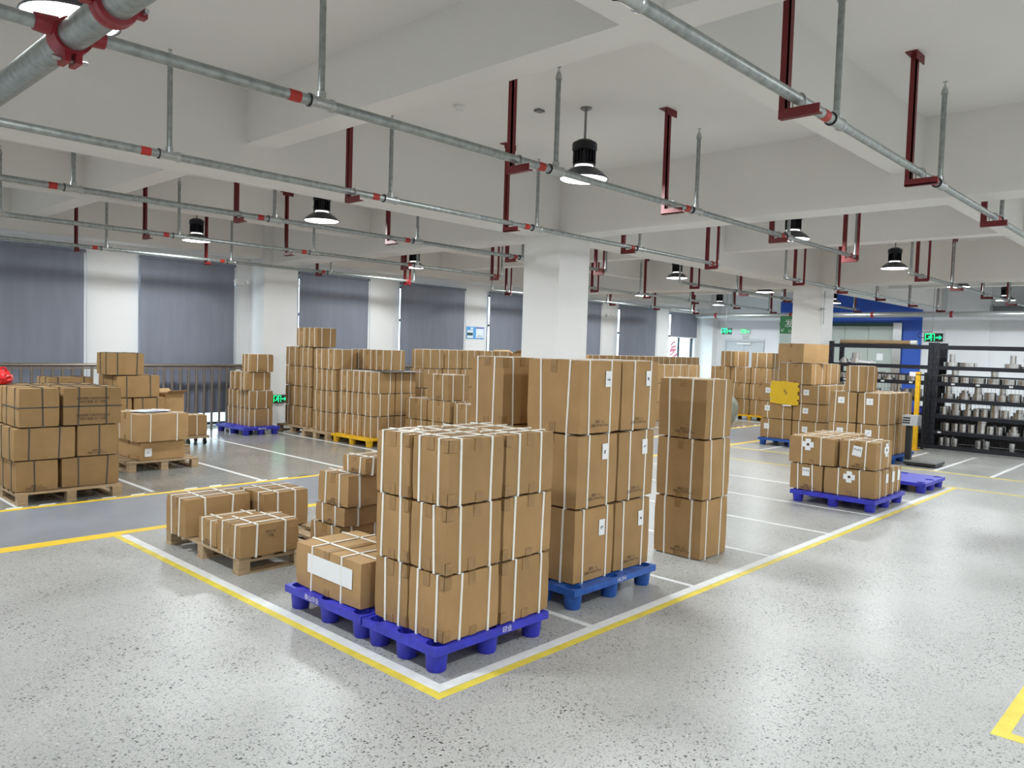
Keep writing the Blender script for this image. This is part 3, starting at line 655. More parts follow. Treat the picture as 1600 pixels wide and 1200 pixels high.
def grid(desc, x0, y0, z0, nx, ny, dx, dy, zs, skip=(), start=0, toplast=True, jit=0.006, **kw):
    """one carton for each cell of a stack, named by layer and place"""
    rr = random.Random(hash(desc) % 1000 if False else sum(map(ord, desc)))
    nl = len(zs) - 1
    for k in range(nl):
        for iy in range(ny):
            for ix in range(nx):
                if (ix, iy, k) in skip: continue
                lay = 'top layer' if (toplast and k == nl - 1 and nl > 1) else LAYER[k + start]
                if nx == 1 and ny == 1: pos = ''
                elif nx == 1: pos = {2: ['right', 'left'], 3: ['right', 'middle', 'left']}[ny][iy]
                elif ny == 1: pos = ['first', 'second', 'third', 'fourth', 'fifth', 'sixth', 'seventh', 'eighth', 'ninth'][ix] + ' from left'
                else:
                    if ny == 2: pos = {(0, 0): 'near corner', (1, 0): 'right corner', (0, 1): 'left corner', (1, 1): 'far corner'}[(ix, iy)]
                    else: pos = ('front ' if ix == 0 else 'rear ') + ['right', 'middle', 'left'][iy]
                lab = ('carton, ' + lay + (', ' + pos if pos else '') + ', ' + desc)
                carton(lab, x0 + ix * dx + rr.uniform(0, jit), y0 + iy * dy + rr.uniform(0, jit), zs[k], dx - jit, dy - jit, zs[k + 1] - zs[k], group=desc, **kw)

# ------------------------------------------------------------------ pallets
def plastic_pallet(label, x, y, L, W, h, m, txt=None, fx=3, fy=3):
    r = thing('plastic_pallet', label, 'pallet', (x, y, 0), group='plastic pallets')
    rad = 0.054; ins = 0.070; th = 0.042
    cx = [ins + i * (L - 2 * ins) / (fx - 1) for i in range(fx)]; cy = [ins + i * (W - 2 * ins) / (fy - 1) for i in range(fy)]
    s_ = 0.062; d = MB()
    xs = [0] + [v for c in cx for v in (c - s_, c + s_)] + [L]; ys = [0] + [v for c in cy for v in (c - s_, c + s_)] + [W]
    bev = 0.008
    for i in range(len(xs) - 1):
        for j in range(len(ys) - 1):
            a, b, c, e = xs[i], xs[i + 1], ys[j], ys[j + 1]
            hole = i % 2 == 1 and j % 2 == 1
            if not hole:
                d.quad((a, c, h), (b, c, h), (b, e, h), (a, e, h)); d.quad((a, e, h - th), (b, e, h - th), (b, c, h - th), (a, c, h - th))
            else:
                mx, my = (a + b) / 2, (c + e) / 2; n = 16; k = len(d.v)
                for q in range(n):
                    t = 2 * PI * q / n + PI / n * 0; ca, sa = math.cos(t), math.sin(t); f = s_ / max(abs(ca), abs(sa))
                    d.v += [(mx + ca * f, my + sa * f, h), (mx + ca * rad, my + sa * rad, h), (mx + ca * rad * 0.82, my + sa * rad * 0.82, 0.02)]
                for q in range(n):
                    p = (q + 1) % n; d.f += [(k + 3 * q, k + 3 * p, k + 3 * p + 1, k + 3 * q + 1), (k + 3 * q + 1, k + 3 * p + 1, k + 3 * p + 2, k + 3 * q + 2)]
                d.f.append(tuple(k + 3 * q + 2 for q in range(n)))
    for (p, q) in (((0, 0), (L, 0)), ((L, 0), (L, W)), ((L, W), (0, W)), ((0, W), (0, 0))): d.quad((*p, h - th), (*q, h - th), (*q, h), (*p, h))
    d.build('deck', m, r)
    FT = MB().lathe([(0.0, 0.0), (0.048, 0.0), (0.052, 0.006), (0.061, h - th), (0.061, h - th + 0.004)], n=20).mesh('foot')
    for a in cx:
        for b in cy: o = link('foot', FT, m, r, True); o.location = (a, b, 0)
    if txt:
        for s, face, u in txt:
            loc = (-0.0015, W * u, h - th / 2) if face == '-x' else (L * u, -0.0015, h - th / 2)
            text(s, 0.038, 'paper', loc, face, r, 'moulded_writing')
    return r
def wood_pallet(label, x, y, L, W, along='x', h=0.12, n=6):
    """along: direction the top slats run"""
    r = thing('wooden_pallet', label, 'pallet', (x, y, 0), group='wooden pallets')
    if along == 'y': A, B = W, L
    else: A, B = L, W
    def bx2(a0, b0, z0, a1, b1, z1, nm):
        if along == 'x': MB().box((a0, b0, z0), (a1, b1, z1)).build(nm, 'wood', r)
        else: MB().box((b0, a0, z0), (b1, a1, z1)).build(nm, 'wood', r)
    rr = random.Random(int(x * 100)); sw = 0.095
    for i in range(n):
        c = i * (B - sw) / (n - 1); bx2(rr.uniform(0, .006), c, h - 0.018, A - rr.uniform(0, .006), c + sw, h, 'top_slat')
    for i in range(3):
        c = i * (A - 0.09) / 2; bx2(c, 0.004, h - 0.036, c + 0.09, B - 0.004, h - 0.018, 'cross_board')
        for j in range(3):
            e = j * (B - 0.09) / 2; bx2(c + .002, e + .004, 0.016, c + 0.088, e + 0.088, h - 0.036, 'block')
        bx2(c, 0.0, 0.0, c + 0.09, B, 0.016, 'bottom_board')
    return r

plastic_pallet('royal-blue plastic pallet under the front six-carton-face stack', 2.53, 2.85, 0.86, 0.61, 0.14, 'plastic_royal', [('印业', '-y', 0.6)])
grid('front stack on royal-blue pallet', 2.592, 2.86, 0.14, 2, 2, 0.412, 0.302, (0.14, 0.487, 0.837, 1.183), tape=2)
plastic_pallet('royal-blue plastic pallet with white characters under the white-labelled carton', 2.53, 3.475, 0.86, 0.79, 0.14, 'plastic_royal', [('泰山印业', '-x', 0.62)])
carton('wide low carton with large white label on royal-blue pallet', 2.575, 3.545, 0.14, 0.47, 0.69, 0.275, sx=2, sy=2, tape=1, mname='card_light', stick=[('-x', 0.03, 0.165, 0.46, 0.115, 'plain')], group='single cartons')
plastic_pallet('bright blue plastic pallet under the labelled three-layer stack', 3.79, 2.98, 0.92, 0.62, 0.14, 'plastic_blue', [('HLSHI', '-y', 0.55)])
for k, (z0, z1) in enumerate(((0.14, 0.622), (0.622, 1.10), (1.10, 1.585))):
    for ix in (0, 1):
        off = (0.0, 0.012, 0.035)[k]
        carton('tall carton, %s, %s side, of the white-labelled stack on bright blue pallet' % (('bottom layer', 'second layer', 'top layer')[k], ('left', 'right')[ix]), 3.86 + off + ix * (0.435 + 0.01 * k), 3.05 + off * 0.6, z0, 0.43 + 0.01 * k, 0.465, z1 - z0, tape=1, prt=['-y'],
               stick=[('-y', (0.07, 0.09)[ix], 0.36 - 0.02 * (k == 0), 0.062, 0.105, 'scribble')], group='labelled stack on bright blue pallet')
wood_pallet('wooden pallet hidden behind the front stack', 3.86, 3.70, 0.9, 0.75, 'x')
grid('tower behind the front stack, left of labelled stack', 3.90, 3.76, 0.12, 1, 1, 0.43, 0.345, (0.12, 0.61, 1.10, 1.582), tape=2)
grid('bare-floor tower of three cartons by the white line', 5.49, 3.07, 0.0, 1, 1, 0.44, 0.452, (0.0, 0.478, 0.964, 1.445), prt=['-x'], tape=1)
# low wooden pallet with four cartons
wood_pallet('wooden pallet under four low cartons by the aisle line', 2.62, 5.03, 0.98, 1.2, 'y')
carton('front low carton with handwriting on the wooden pallet by the aisle', 2.605, 4.99, 0.12, 0.47, 0.36, 0.235, tape=1, group='low cartons by the aisle')
hw = text('PVC-S\n17B', 0.03, 'ink', (2.605 + 0.25, 4.99 + 0.001, 0.12 + 0.15), '-y', None, 'handwriting'); hwp = bpy.data.objects[[o.name for o in C.objects if o.name.startswith('carton') and o.get('label', '').startswith('front low carton')][0]]
hw.parent = hwp; hw.location = (0.0, -0.18, 0.155)
carton('small low carton tucked behind the front one on wooden pallet', 2.62, 5.375, 0.12, 0.43, 0.30, 0.195, tape=1, prt=['-x'], group='low cartons by the aisle')
carton('leftmost tall-faced carton on the wooden pallet by the aisle', 2.575, 5.785, 0.12, 0.54, 0.36, 0.30, tape=1, group='low cartons by the aisle')
carton('rear right carton on the wooden pallet by the aisle', 3.15, 5.66, 0.12, 0.42, 0.42, 0.30, tape=1, group='low cartons by the aisle')
wood_pallet('wooden pallet under the narrow tower behind white-labelled carton', 3.04, 4.43, 0.85, 0.58, 'x')
for nm, x, y, z0, z1, dx, dy in (('lowest', 3.15, 4.60, 0.12, 0.338, 0.43, 0.39), ('second lowest', 3.16, 4.56, 0.338, 0.482, 0.43, 0.38), ('third', 3.16, 4.52, 0.482, 0.717, 0.44, 0.39), ('topmost small', 3.25, 4.45, 0.717, 0.845, 0.38, 0.285)):
    carton('%s carton of the narrow tower behind the white-labelled carton' % nm, x, y, z0, dx, dy, z1 - z0, tape=1, prt=['-x'], group='narrow tower cartons')
# left edge stack, dark straps
wood_pallet('wooden pallet under the dark-strapped stack at left edge', 2.13, 8.38, 0.94, 1.12, 'x', n=7)
D = dict(strap='strap_dark', sy=2, tape=0)
for nm, a in (('bottom layer, left half', (2.12, 8.42, 0.12, 0.375, 0.57, 0.302)), ('bottom layer, right half', (2.52, 8.44, 0.12, 0.55, 0.55, 0.302)),
              ('second layer, left half', (2.10, 8.41, 0.422, 0.545, 0.57, 0.318)), ('second layer, right half', (2.66, 8.44, 0.422, 0.40, 0.55, 0.318)),
              ('top layer, bulging left half', (2.14, 8.40, 0.74, 0.36, 0.58, 0.382)), ('top layer, right half with printed panel', (2.525, 8.42, 0.74, 0.555, 0.57, 0.382))):
    c = carton('dark-strapped carton, %s, left edge stack' % nm, *a, **D, sx=(2 if a[3] > 0.5 else 1), group='dark-strapped left edge stack', prt=['-y'] if ('bottom layer, left' in nm or 'second layer, right' in nm) else None)
    if 'top' in nm:
        hx, hy = a[3] / 2 - 0.005, a[4] / 2 - 0.005
        MB().box((-hx - 0.004, -hy - 0.004, 0.185), (hx + 0.004, -hy, 0.197)).box((-hx - 0.004, -hy, 0.185), (-hx, hy, 0.197)).build('strap', 'strap_dark', c)
    if 'panel' in nm:
        for zz in (0.27, 0.10):
            text('品名规格 产品检验合格证', 0.028, 'ink', (0.0, -0.2905, zz), '-y', c, 'printed_text'); text('编号 数量 出厂日期', 0.028, 'ink', (0.0, -0.2905, zz - 0.035), '-y', c, 'printed_text')
for k, (nm, z0, z1) in enumerate((('bottom', 0.12, 0.422), ('second', 0.422, 0.74), ('top', 0.74, 1.115))):
    for ix in (0, 1): carton('dark-strapped carton, %s layer, rear %s of left edge stack' % (nm, ('left', 'right')[ix]), 2.14 + ix * 0.465, 9.0, z0, 0.455, 0.5, z1 - z0, **D, sx=2, group='dark-strapped left edge stack')
rb = thing('red_bag', 'crumpled bright red bag at the left frame edge on cartons', 'bag', (2.215, 9.30, 1.112))
bm = bmesh.new(); bmesh.ops.create_icosphere(bm, subdivisions=3, radius=1.0)
for v in bm.verts:
    n = noise.noise(v.co * 2.3); v.co = Vector((v.co.x * 0.10, v.co.y * 0.14, max(v.co.z, -0.75) * 0.085 + 0.0637)) * (1 + 0.25 * n)
me = bpy.data.meshes.new('bag_body'); bm.to_mesh(me); bm.free(); link('bag_body', me, 'bright_red', rb)
MB().tube([(-0.08, 0, 0.12), (-0.04, -0.02, 0.17), (0.03, -0.02, 0.17), (0.07, 0, 0.11)], 0.008, 8).build('handle', 'bright_red', rb)
# battered pair behind it
wood_pallet('wooden pallet under the two battered cartons behind left stack', 3.63, 9.70, 0.86, 0.85, 'x')
carton('sagging lower carton with white sticker on wooden pallet, second stack', 3.78, 9.76, 0.12, 0.56, 0.72, 0.235, strap=None, tape=1, mname='card_light', stick=[('-y', -0.18, 0.10, 0.085, 0.10, 'scribble')], group='battered cartons')
carton('upper white-strapped carton with paper sheets on top, second stack', 3.72, 9.70, 0.355, 0.64, 0.78, 0.345, tape=1, mname='card_light', group='battered cartons')
pp = thing('paper_sheets', 'loose white paper sheets lying on the strapped carton', 'paper', (4.02, 9.98, 0.706))
for k, (u, v, a) in enumerate(((0, 0, .2), (0.06, 0.05, -.3), (-0.08, 0.02, .5))):
    m = MB()
    for i in range(7):
        for j in (0, 1): m.v.append((-0.15 + 0.05 * i, -0.12 + 0.24 * j, 0.001 + 0.004 * k + 0.008 * math.sin(i * 0.5)))
    m.f += [(2 * i, 2 * i + 2, 2 * i + 3, 2 * i + 1) for i in range(6)]
    o = m.build('sheet', 'paper_bent', pp); o.location = (u, v, 0); o.rotation_euler = (0, 0, a)
dl = thing('dolly', 'small dolly with casters under the lone strapped carton', 'dolly', (5.22, 11.70, 0))
MB().box((0, 0, 0.10), (0.36, 0.42, 0.14)).build('platform', 'wood', dl)
for a in (0.05, 0.31):
    for b in (0.05, 0.37): MB().cyl((a - 0.012, b, 0.045), (a + 0.012, b, 0.045), 0.045, n=14).box((a - 0.016, b - 0.01, 0.05), (a + 0.016, b + 0.01, 0.10)).build('caster', 'rubber', dl)
carton('lone white-strapped carton on a dolly by the railing', 5.22, 11.72, 0.14, 0.34, 0.38, 0.32, sx=1, sy=1, tape=0, group='single cartons')
# stack against railing behind
wood_pallet('wooden pallet under the dark-strapped pile before the railing', 3.15, 10.93, 1.78, 0.95, 'x', n=6)
D2 = dict(strap='strap_dark', tape=0, group='dark-strapped pile before the railing')
carton('dark-strapped carton, bottom left of the pile before railing', 3.90, 11.0, 0.12, 0.48, 0.6, 0.35, **D2)
carton('dark-strapped carton, bottom right of the pile before railing', 4.40, 11.0, 0.12, 0.50, 0.6, 0.35, **D2)
carton('dark-strapped carton, second layer left of the pile before railing', 3.80, 11.0, 0.47, 0.36, 0.55, 0.335, **D2)
carton('dark-strapped carton, second layer middle of the pile before railing', 4.18, 11.02, 0.47, 0.44, 0.55, 0.335, **D2)
carton('open cardboard box with raised flaps right of the pile before railing', 4.63, 11.08, 0.47, 0.28, 0.40, 0.38, strap=None, tape=1, openbox=True, mname='card_light', group='dark-strapped pile')
carton('dark-strapped wide carton, third layer of the pile before railing', 3.955, 11.0, 0.805, 0.575, 0.70, 0.305, strap='strap_dark', tape=0, group='dark-strapped pile')
carton('dark-strapped topmost carton of the pile before the railing', 3.86, 11.0, 1.11, 0.455, 0.50, 0.305, strap='strap_dark', tape=0, group='dark-strapped pile')
for k, z in enumerate((0.12, 0.44, 0.76)): carton('dark-strapped carton, %s of the short left column before railing' % ('bottom', 'middle', 'top')[k], 3.20, 11.25, z, 0.55, 0.5, 0.32, **D2)
# blue pallet beside railing
plastic_pallet('royal-blue plastic pallet beside the railing and pilaster', 6.50, 12.36, 0.68, 1.02, 0.13, 'plastic_royal', [('泰山印业', '-y', 0.5)])
grid('stack on blue pallet beside railing', 6.70, 12.52, 0.13, 1, 3, 0.44, 0.29, (0.13, 0.442, 0.755), toplast=False)
carton('carton, third layer, shifted right one, stack on blue pallet beside railing', 6.66, 12.60, 0.755, 0.47, 0.30, 0.32, group='stack on blue pallet beside railing')
carton('carton, third layer, left one, stack on blue pallet beside railing', 6.70, 13.02, 0.755, 0.44, 0.30, 0.32, group='stack on blue pallet beside railing')
carton('topmost carton of the stack on blue pallet beside railing', 6.72, 12.57, 1.075, 0.44, 0.33, 0.32, group='stack on blue pallet beside railing', prt=['-y'])
# three tall stacks near windows
wood_pallet('wooden pallet under the tall stack beside the pilaster', 7.46, 11.98, 0.75, 0.98, 'y')
grid('tall stack beside the pilaster', 7.60, 12.05, 0.12, 1, 2, 0.43, 0.445, (0.12, 0.472, 0.834, 1.195, 1.545), toplast=False)
wood_pallet('wooden pallet under the middle tall stack by the windows', 7.30, 11.06, 0.75, 0.80, 'y')
grid('middle tall stack by the windows', 7.46, 11.08, 0.12, 1, 2, 0.43, 0.352, (0.12, 0.454, 0.82, 1.182, 1.528), toplast=False)
for k, nm in enumerate(('right', 'left')): carton('highest carton by the pilaster, %s of the two on top' % nm, 7.58, 11.86 + k * 0.345 + (0.0), 1.546, 0.40, 0.34, 0.345, group='cartons topping the tall stacks', tape=1)
grid('rear column behind the middle tall stack', 7.92, 11.07, 0.0, 1, 1, 0.43, 0.345, (0.0, 0.40, 0.80, 1.195))
plastic_pallet('yellow plastic pallet under the wide stack by the windows', 7.34, 9.98, 1.05, 1.04, 0.14, 'plastic_yellow')
grid('wide stack on yellow pallet by windows', 7.46, 10.02, 0.14, 2, 3, 0.43, 0.33, (0.14, 0.48, 0.842, 1.19), toplast=False)
for k, nm in enumerate(('right', 'middle', 'left')): carton('carton, top row, %s, wide stack on yellow pallet by windows' % nm, 7.93, 10.36 + k * 0.345, 1.197, 0.42, 0.34, 0.345, group='wide stack on yellow pallet by windows')
carton('low carton peeking out right of the yellow pallet stack', 8.42, 10.25, 0.0, 0.40, 0.45, 0.50, group='single cartons')
bd = tag(MB().box((7.62, 9.93, 1.1905), (8.45, 10.34, 1.1965)).build('cardboard_sheet', 'board_grey'), 'dark grey sheet sticking out on the yellow pallet stack', 'sheet')
# low group behind front stack
wood_pallet('wooden pallet under the low stack left of the centre column', 7.95, 8.70, 0.9, 1.25, 'y')
for k, (z0, z1) in enumerate(((0.12, 0.455), (0.455, 0.79))):
    for j, nm in enumerate(('right', 'left')): carton('carton, %s layer, %s, low stack left of centre column' % (('bottom', 'second')[k], nm), 8.0, 8.83 + j * 0.545, z0, 0.46, 0.535, z1 - z0, group='low stack left of centre column')
    carton('smaller carton, %s of pair, right of low stack near centre column' % ('lower', 'upper')[k], 8.03, 8.39, (0.0, 0.385)[k], 0.44, 0.40, 0.385, group='low stack left of centre column')
carton('single carton on top of the low stack left of centre column', 8.02, 8.90, 0.79, 0.46, 0.50, 0.405, prt=['-x'], tape=1, group='low stack left of centre column')
# long back rows
for k, z in enumerate((0.0, 0.39, 0.78, 1.17)):
    for i in range(5): carton('carton, %s, %s from left, long back row under the notice board' % (('bottom layer', 'second layer', 'third layer', 'top layer')[k], ('first', 'second', 'third', 'fourth', 'fifth')[i]), 10.10 + i * 0.50 + (0.04 * k % 0.07), 11.95, z, 0.49, 0.46, 0.389, tape=0, mname='card_light', group='long back row under the notice board')
carton('open box with torn raised flaps beside the centre column', 12.62, 11.9, 0.78, 0.55, 0.5, 0.75, strap=None, tape=0, openbox=True, mname='card_light', group='single cartons')
carton('carton supporting the open torn box near the centre column', 12.62, 11.9, 0.0, 0.55, 0.5, 0.78, tape=0, group='single cartons')
for k, z in enumerate((0.0, 0.76)):
    for i in range(9): carton('carton, %s layer, %s from left, far row under the half-raised blind' % (('lower', 'upper')[k], ('first', 'second', 'third', 'fourth', 'fifth', 'sixth', 'seventh', 'eighth', 'ninth')[i]), 15.45 + i * 0.60, 11.95, z, 0.59, 0.5, 0.76, tape=0, group='far row under the half-raised blind')
for k, z in enumerate((0.0, 0.45, 0.90)):
    for i in range(2): carton('carton, %s layer, %s one, short stack before the far row' % (('bottom', 'middle', 'top')[k], ('left', 'right')[i]), 15.95 + i * 0.73, 9.95, z, 0.72, 0.5, 0.45, tape=0, mname='card_light', group='short stack before the far row')
# far yellow pallet stack by the door
plastic_pallet('yellow plastic pallet under the far stack before the door', 18.38, 8.50, 1.2, 1.2, 0.13, 'plastic_yellow')
for k, (z0, z1) in enumerate(((0.13, 0.52), (0.52, 0.92), (0.92, 1.33))):
    for j in range(3): carton('carton, %s layer, %s, far stack before the door' % (('bottom', 'second', 'third')[k], ('right', 'middle', 'left')[j]), 18.42, 8.55 + j * 0.56 + (0.03 if k == 1 else 0), z0 if j < 2 else z0 - 0.0, 0.5, 0.55, z1 - z0, tape=1, group='far stack before the door')
carton('carton, top left, of the far stack before the door', 18.42, 9.46, 1.33, 0.55, 0.47, 0.40, rz=-0.25, tape=0, group='far stack before the door')
carton('carton, top right, of the far stack before the door', 18.42, 8.55, 1.33, 0.55, 0.56, 0.38, tape=0, group='far stack before the door')
# stack with yellow board
plastic_pallet('bright blue pallet under the stack with the yellow board', 13.63, 5.32, 1.2, 1.22, 0.13, 'plastic_blue')
for k, (z0, z1) in enumerate(((0.13, 0.49), (0.49, 0.805), (0.805, 1.14))):
    for ix in (0, 1):
        for iy in (0, 1):
            nm = {(0, 0): 'near corner', (1, 0): 'right corner', (0, 1): 'left corner', (1, 1): 'far corner'}[(ix, iy)]
            carton('carton, %s layer, %s, stack behind the yellow board' % (('bottom', 'second', 'third')[k], nm), 13.70 + ix * 0.63, 5.34 + iy * 0.605, z0, 0.62, 0.6, z1 - z0, tape=0, group='stack behind the yellow board',
                   stick=[('-x', (-0.06, -0.17)[iy] * 1.0, (z1 - z0) * 0.6, 0.10, 0.10, 'scribble')] if ix == 0 else None)
carton('carton, fourth layer, left, stack behind the yellow board', 13.70, 5.62, 1.14, 0.68, 0.60, 0.385, tape=1, group='stack behind the yellow board')
carton('carton, fourth layer, right, stack behind the yellow board', 14.40, 5.62, 1.14, 0.66, 0.60, 0.385, tape=0, mname='card_light', group='stack behind the yellow board')
carton('plain unstrapped carton topping the stack behind the yellow board', 13.72, 5.62, 1.525, 0.64, 0.62, 0.355, strap=None, rz=-0.36, tape=1, mname='card_light', group='stack behind the yellow board')
yb = thing('plastic_board', 'notched yellow plastic board leaning on stacked cartons', 'board', (13.655, 6.09, 0.77), -PI / 2)
pts = [(-0.27, 0.02), (-0.08, 0.0), (0.06, 0.0), (0.06, -0.02), (0.27, 0.0), (0.27, 0.06), (0.25, 0.06), (0.25, 0.10), (0.28, 0.10), (0.28, 0.17), (0.25, 0.17), (0.25, 0.24), (0.28, 0.24), (0.28, 0.31), (0.25, 0.31), (0.25, 0.36), (0.27, 0.36), (0.27, 0.40), (0.07, 0.41), (0.05, 0.42), (-0.06, 0.42), (-0.08, 0.41), (-0.25, 0.42), (-0.25, 0.33), (-0.27, 0.33), (-0.27, 0.27), (-0.25, 0.27), (-0.25, 0.2), (-0.27, 0.2), (-0.27, 0.12), (-0.25, 0.12), (-0.25, 0.06)]
bm = bmesh.new(); f = bm.faces.new([bm.verts.new((p, 0, q)) for p, q in pts]); ex = bmesh.ops.extrude_face_region(bm, geom=[f])
for e in ex['geom']:
    if isinstance(e, bmesh.types.BMVert): e.co.y += 0.012
bmesh.ops.recalc_face_normals(bm, faces=bm.faces); me = bpy.data.meshes.new('sheet'); bm.to_mesh(me); bm.free(); link('sheet', me, 'board_yellow', yb)
text('5', 0.13, 'ink_blue', (0.03, -0.002, 0.22), '-y', yb, 'handwriting', 0.4)
MB().box((-0.02, -0.004, -0.03), (0.14, 0.012, -0.005)).build('white_clip', 'paper', yb)
# stack beside the weighing scale
plastic_pallet('bright blue pallet under the stack behind the weighing scale', 12.58, 3.95, 1.38, 0.95, 0.13, 'plastic_blue', fx=4)
for k, (z0, z1) in enumerate(((0.13, 0.622), (0.622, 1.112))):
    for ix in (0, 1):
        for iy in (0, 1):
            nm = {(0, 0): 'near corner', (1, 0): 'right corner', (0, 1): 'left corner', (1, 1): 'far corner'}[(ix, iy)]
            carton('carton, %s layer, %s, stack behind the weighing scale' % (('bottom', 'top')[k], nm), 12.62 + ix * 0.65, 4.0 + iy * 0.435, z0, 0.64, 0.43, z1 - z0, tape=0, group='stack behind the weighing scale',
                   stick=[('-x', -0.03, (z1 - z0) * 0.72, 0.10, 0.10, 'scribble')] if ix == 0 else None)
carton('single carton on top of the stack behind the weighing scale', 12.68, 4.36, 1.112, 0.60, 0.30, 0.415, sy=2, sx=2, tape=0, group='stack behind the weighing scale')
# cross-labelled stack
plastic_pallet('royal-blue pallet under the cartons with white cross stickers', 8.64, 2.80, 1.0, 0.93, 0.13, 'plastic_royal')
K = dict(group='cartons with white cross stickers')
carton('near lower carton with white cross sticker on royal-blue pallet', 8.73, 2.83, 0.13, 0.24, 0.565, 0.30, stick=[('-x', 0.0, 0.215, 0.125, 0.125, 'cross')], **K, sx=1)
carton('left lower carton with handwritten white note, cross sticker stack', 8.73, 3.40, 0.13, 0.30, 0.385, 0.30, stick=[('-x', 0.0, 0.21, 0.085, 0.095, 'pv')], **K, sx=1, prt=['-x'])
carton('second lower carton along the right side, cross sticker stack', 8.975, 2.83, 0.13, 0.22, 0.55, 0.30, stick=[('-y', 0.0, 0.2, 0.08, 0.10, 'plain')], **K, sx=1)
carton('third lower carton along the right side, cross sticker stack', 9.20, 2.83, 0.13, 0.19, 0.55, 0.31, stick=[('-y', 0.0, 0.2, 0.08, 0.12, 'plain')], **K, sx=1)
carton('rear lower carton of the cross sticker stack', 9.40, 2.84, 0.13, 0.22, 0.55, 0.30, stick=[('-y', 0.0, 0.2, 0.08, 0.12, 'plain')], **K, sx=1)
carton('rear left lower carton of the cross sticker stack', 9.04, 3.40, 0.13, 0.56, 0.385, 0.30, **K)
carton('upper carton with tilted handwritten note, cross sticker stack', 8.79, 2.86, 0.43, 0.54, 0.40, 0.31, stick=[('-x', 0.0, 0.20, 0.10, 0.11, 'tilt'), ('-y', 0.06, 0.21, 0.15, 0.15, 'cross')], **K, prt=['-x'])
carton('upper left wide carton with white cross sticker, cross sticker stack', 8.71, 3.27, 0.43, 0.62, 0.53, 0.315, stick=[('-x', -0.04, 0.225, 0.13, 0.13, 'cross')], **K)
carton('upper rear carton of the cross sticker stack', 9.34, 3.28, 0.43, 0.40, 0.52, 0.315, **K)
plastic_pallet('empty royal-blue plastic pallet on the grey floor near the scale', 10.43, 2.80, 0.85, 0.95, 0.13, 'plastic_royal', [('泰山HATHY', '-x', 0.72)])

# ------------------------------------------------------------------ weighing scale
sc = thing('weighing_scale', 'black platform weighing scale with grey angled display head', 'scale', (13.05, 3.38, 0))
MB().box((0.0, 0.0, 0.02), (0.48, 0.46, 0.06)).build('base', 'scale_black', sc)
bm_ = MB().box((0.0, 0.0, 0.062), (0.48, 0.46, 0.082)).build('platform_plate', 'scale_plate', sc)
for a in (0.04, 0.44):
    for b in (0.04, 0.42): MB().cyl((a, b, 0), (a, b, 0.02), 0.02, n=10).build('foot', 'rubber', sc)
MB().box((0.10, 0.40, 0.07), (0.18, 0.48, 0.66)).build('pole', 'scale_black', sc)
hd = MB(); hd.v += [(0.03, 0.30, 0.62), (0.25, 0.30, 0.62), (0.25, 0.52, 0.62), (0.03, 0.52, 0.62), (0.07, 0.30, 0.78), (0.25, 0.30, 0.78), (0.25, 0.52, 0.78), (0.07, 0.52, 0.78)]
hd.f += [(0, 3, 2, 1), (4, 5, 6, 7), (0, 1, 5, 4), (1, 2, 6, 5), (2, 3, 7, 6), (3, 0, 4, 7)]; h_ = hd.build('display_head', 'scale_plate', sc)
for k in range(3): MB().box((0.024 + 0.01 * k, 0.41, 0.655 + k * 0.038), (0.045 + 0.01 * k, 0.51, 0.672 + k * 0.038)).build('display_window', 'scale_black', h_)
MB().box((0.03, 0.40, 0.64), (0.058, 0.518, 0.648)).build('keypad_strip', 'paper', h_)

# ------------------------------------------------------------------ rack, steel parts and fence
SH = (0.07, 0.345, 0.645, 0.945, 1.25, 1.548)
def rack(label, y0, y1, posts):
    r = thing('storage_rack', label, 'rack', (16.0, y0, 0), group='dark steel storage racks'); W = y1 - y0
    for py in posts:
        for px in (0.0, 0.56):
            p = MB().box((px, py, 0), (px + 0.06, py + 0.087, 1.98)).build('upright', 'rack_navy', r)
            h = MB()
            for k in range(18): h.cyl((px - 0.0015, py + 0.02 + 0.034 * (k % 2), 0.12 + k * 0.1), (px, py + 0.02 + 0.034 * (k % 2), 0.12 + k * 0.1), 0.005, n=6)
            h.build('slot_holes', 'galv', p)
    for z in SH + (1.93,):
        for px in (0.0, 0.56): MB().box((px + 0.005, 0.0, z - 0.07), (px + 0.05, W, z)).build('beam', 'rack_navy', r)
        if z < 1.9: MB().box((0.05, 0.0, z - 0.02), (0.56, W, z - 0.004)).build('shelf', 'shelf_steel', r)
    for z0, z1 in ((0.07, 0.275), (0.345, 0.575)): MB().box((0.625, 0.0, z0), (0.632, W, z1)).build('shade_backing', 'shelf_shade', r)  # dark sheets added to stand for the shadowed wall behind the lower shelves
    rr = random.Random(int(y0 * 10))
    for z in (0.07, 0.345, 1.25):
        for k in range(3):
            yy = rr.uniform(0.2, W - 0.2); MB().box((0.001, yy, z - 0.045), (0.005, yy + 0.06, z - 0.015)).build('shelf_label', 'paper', r)
    return r
rack('right bay of the dark storage rack, at the frame edge', 2.20, 4.288, (0.0, 2.0))
rack('left bay of the dark storage rack, behind the scale stack', 4.29, 6.22, (0.0, 1.855))
def ring(r, h, hole, seed=0):
    return MB().lathe([(r * hole, 0), (r, 0), (r, h), (r * hole, h), (r * hole, 0)], n=24).mesh('steel_ring')
def flange(r, h): return MB().lathe([(r * .4, 0), (r, 0), (r, h * .35), (r * .72, h * .35), (r * .72, h * .7), (r * .45, h * .7), (r * .45, h), (r * .3, h), (r * .3, 0)], n=24).mesh('steel_flange')
def ring_side(r, h): return MB().lathe([(r * .7, 0), (r, 0), (r, h), (r * .7, h), (r * .7, 0)], (0, 0, r), 24, 'x').mesh('steel_ring')
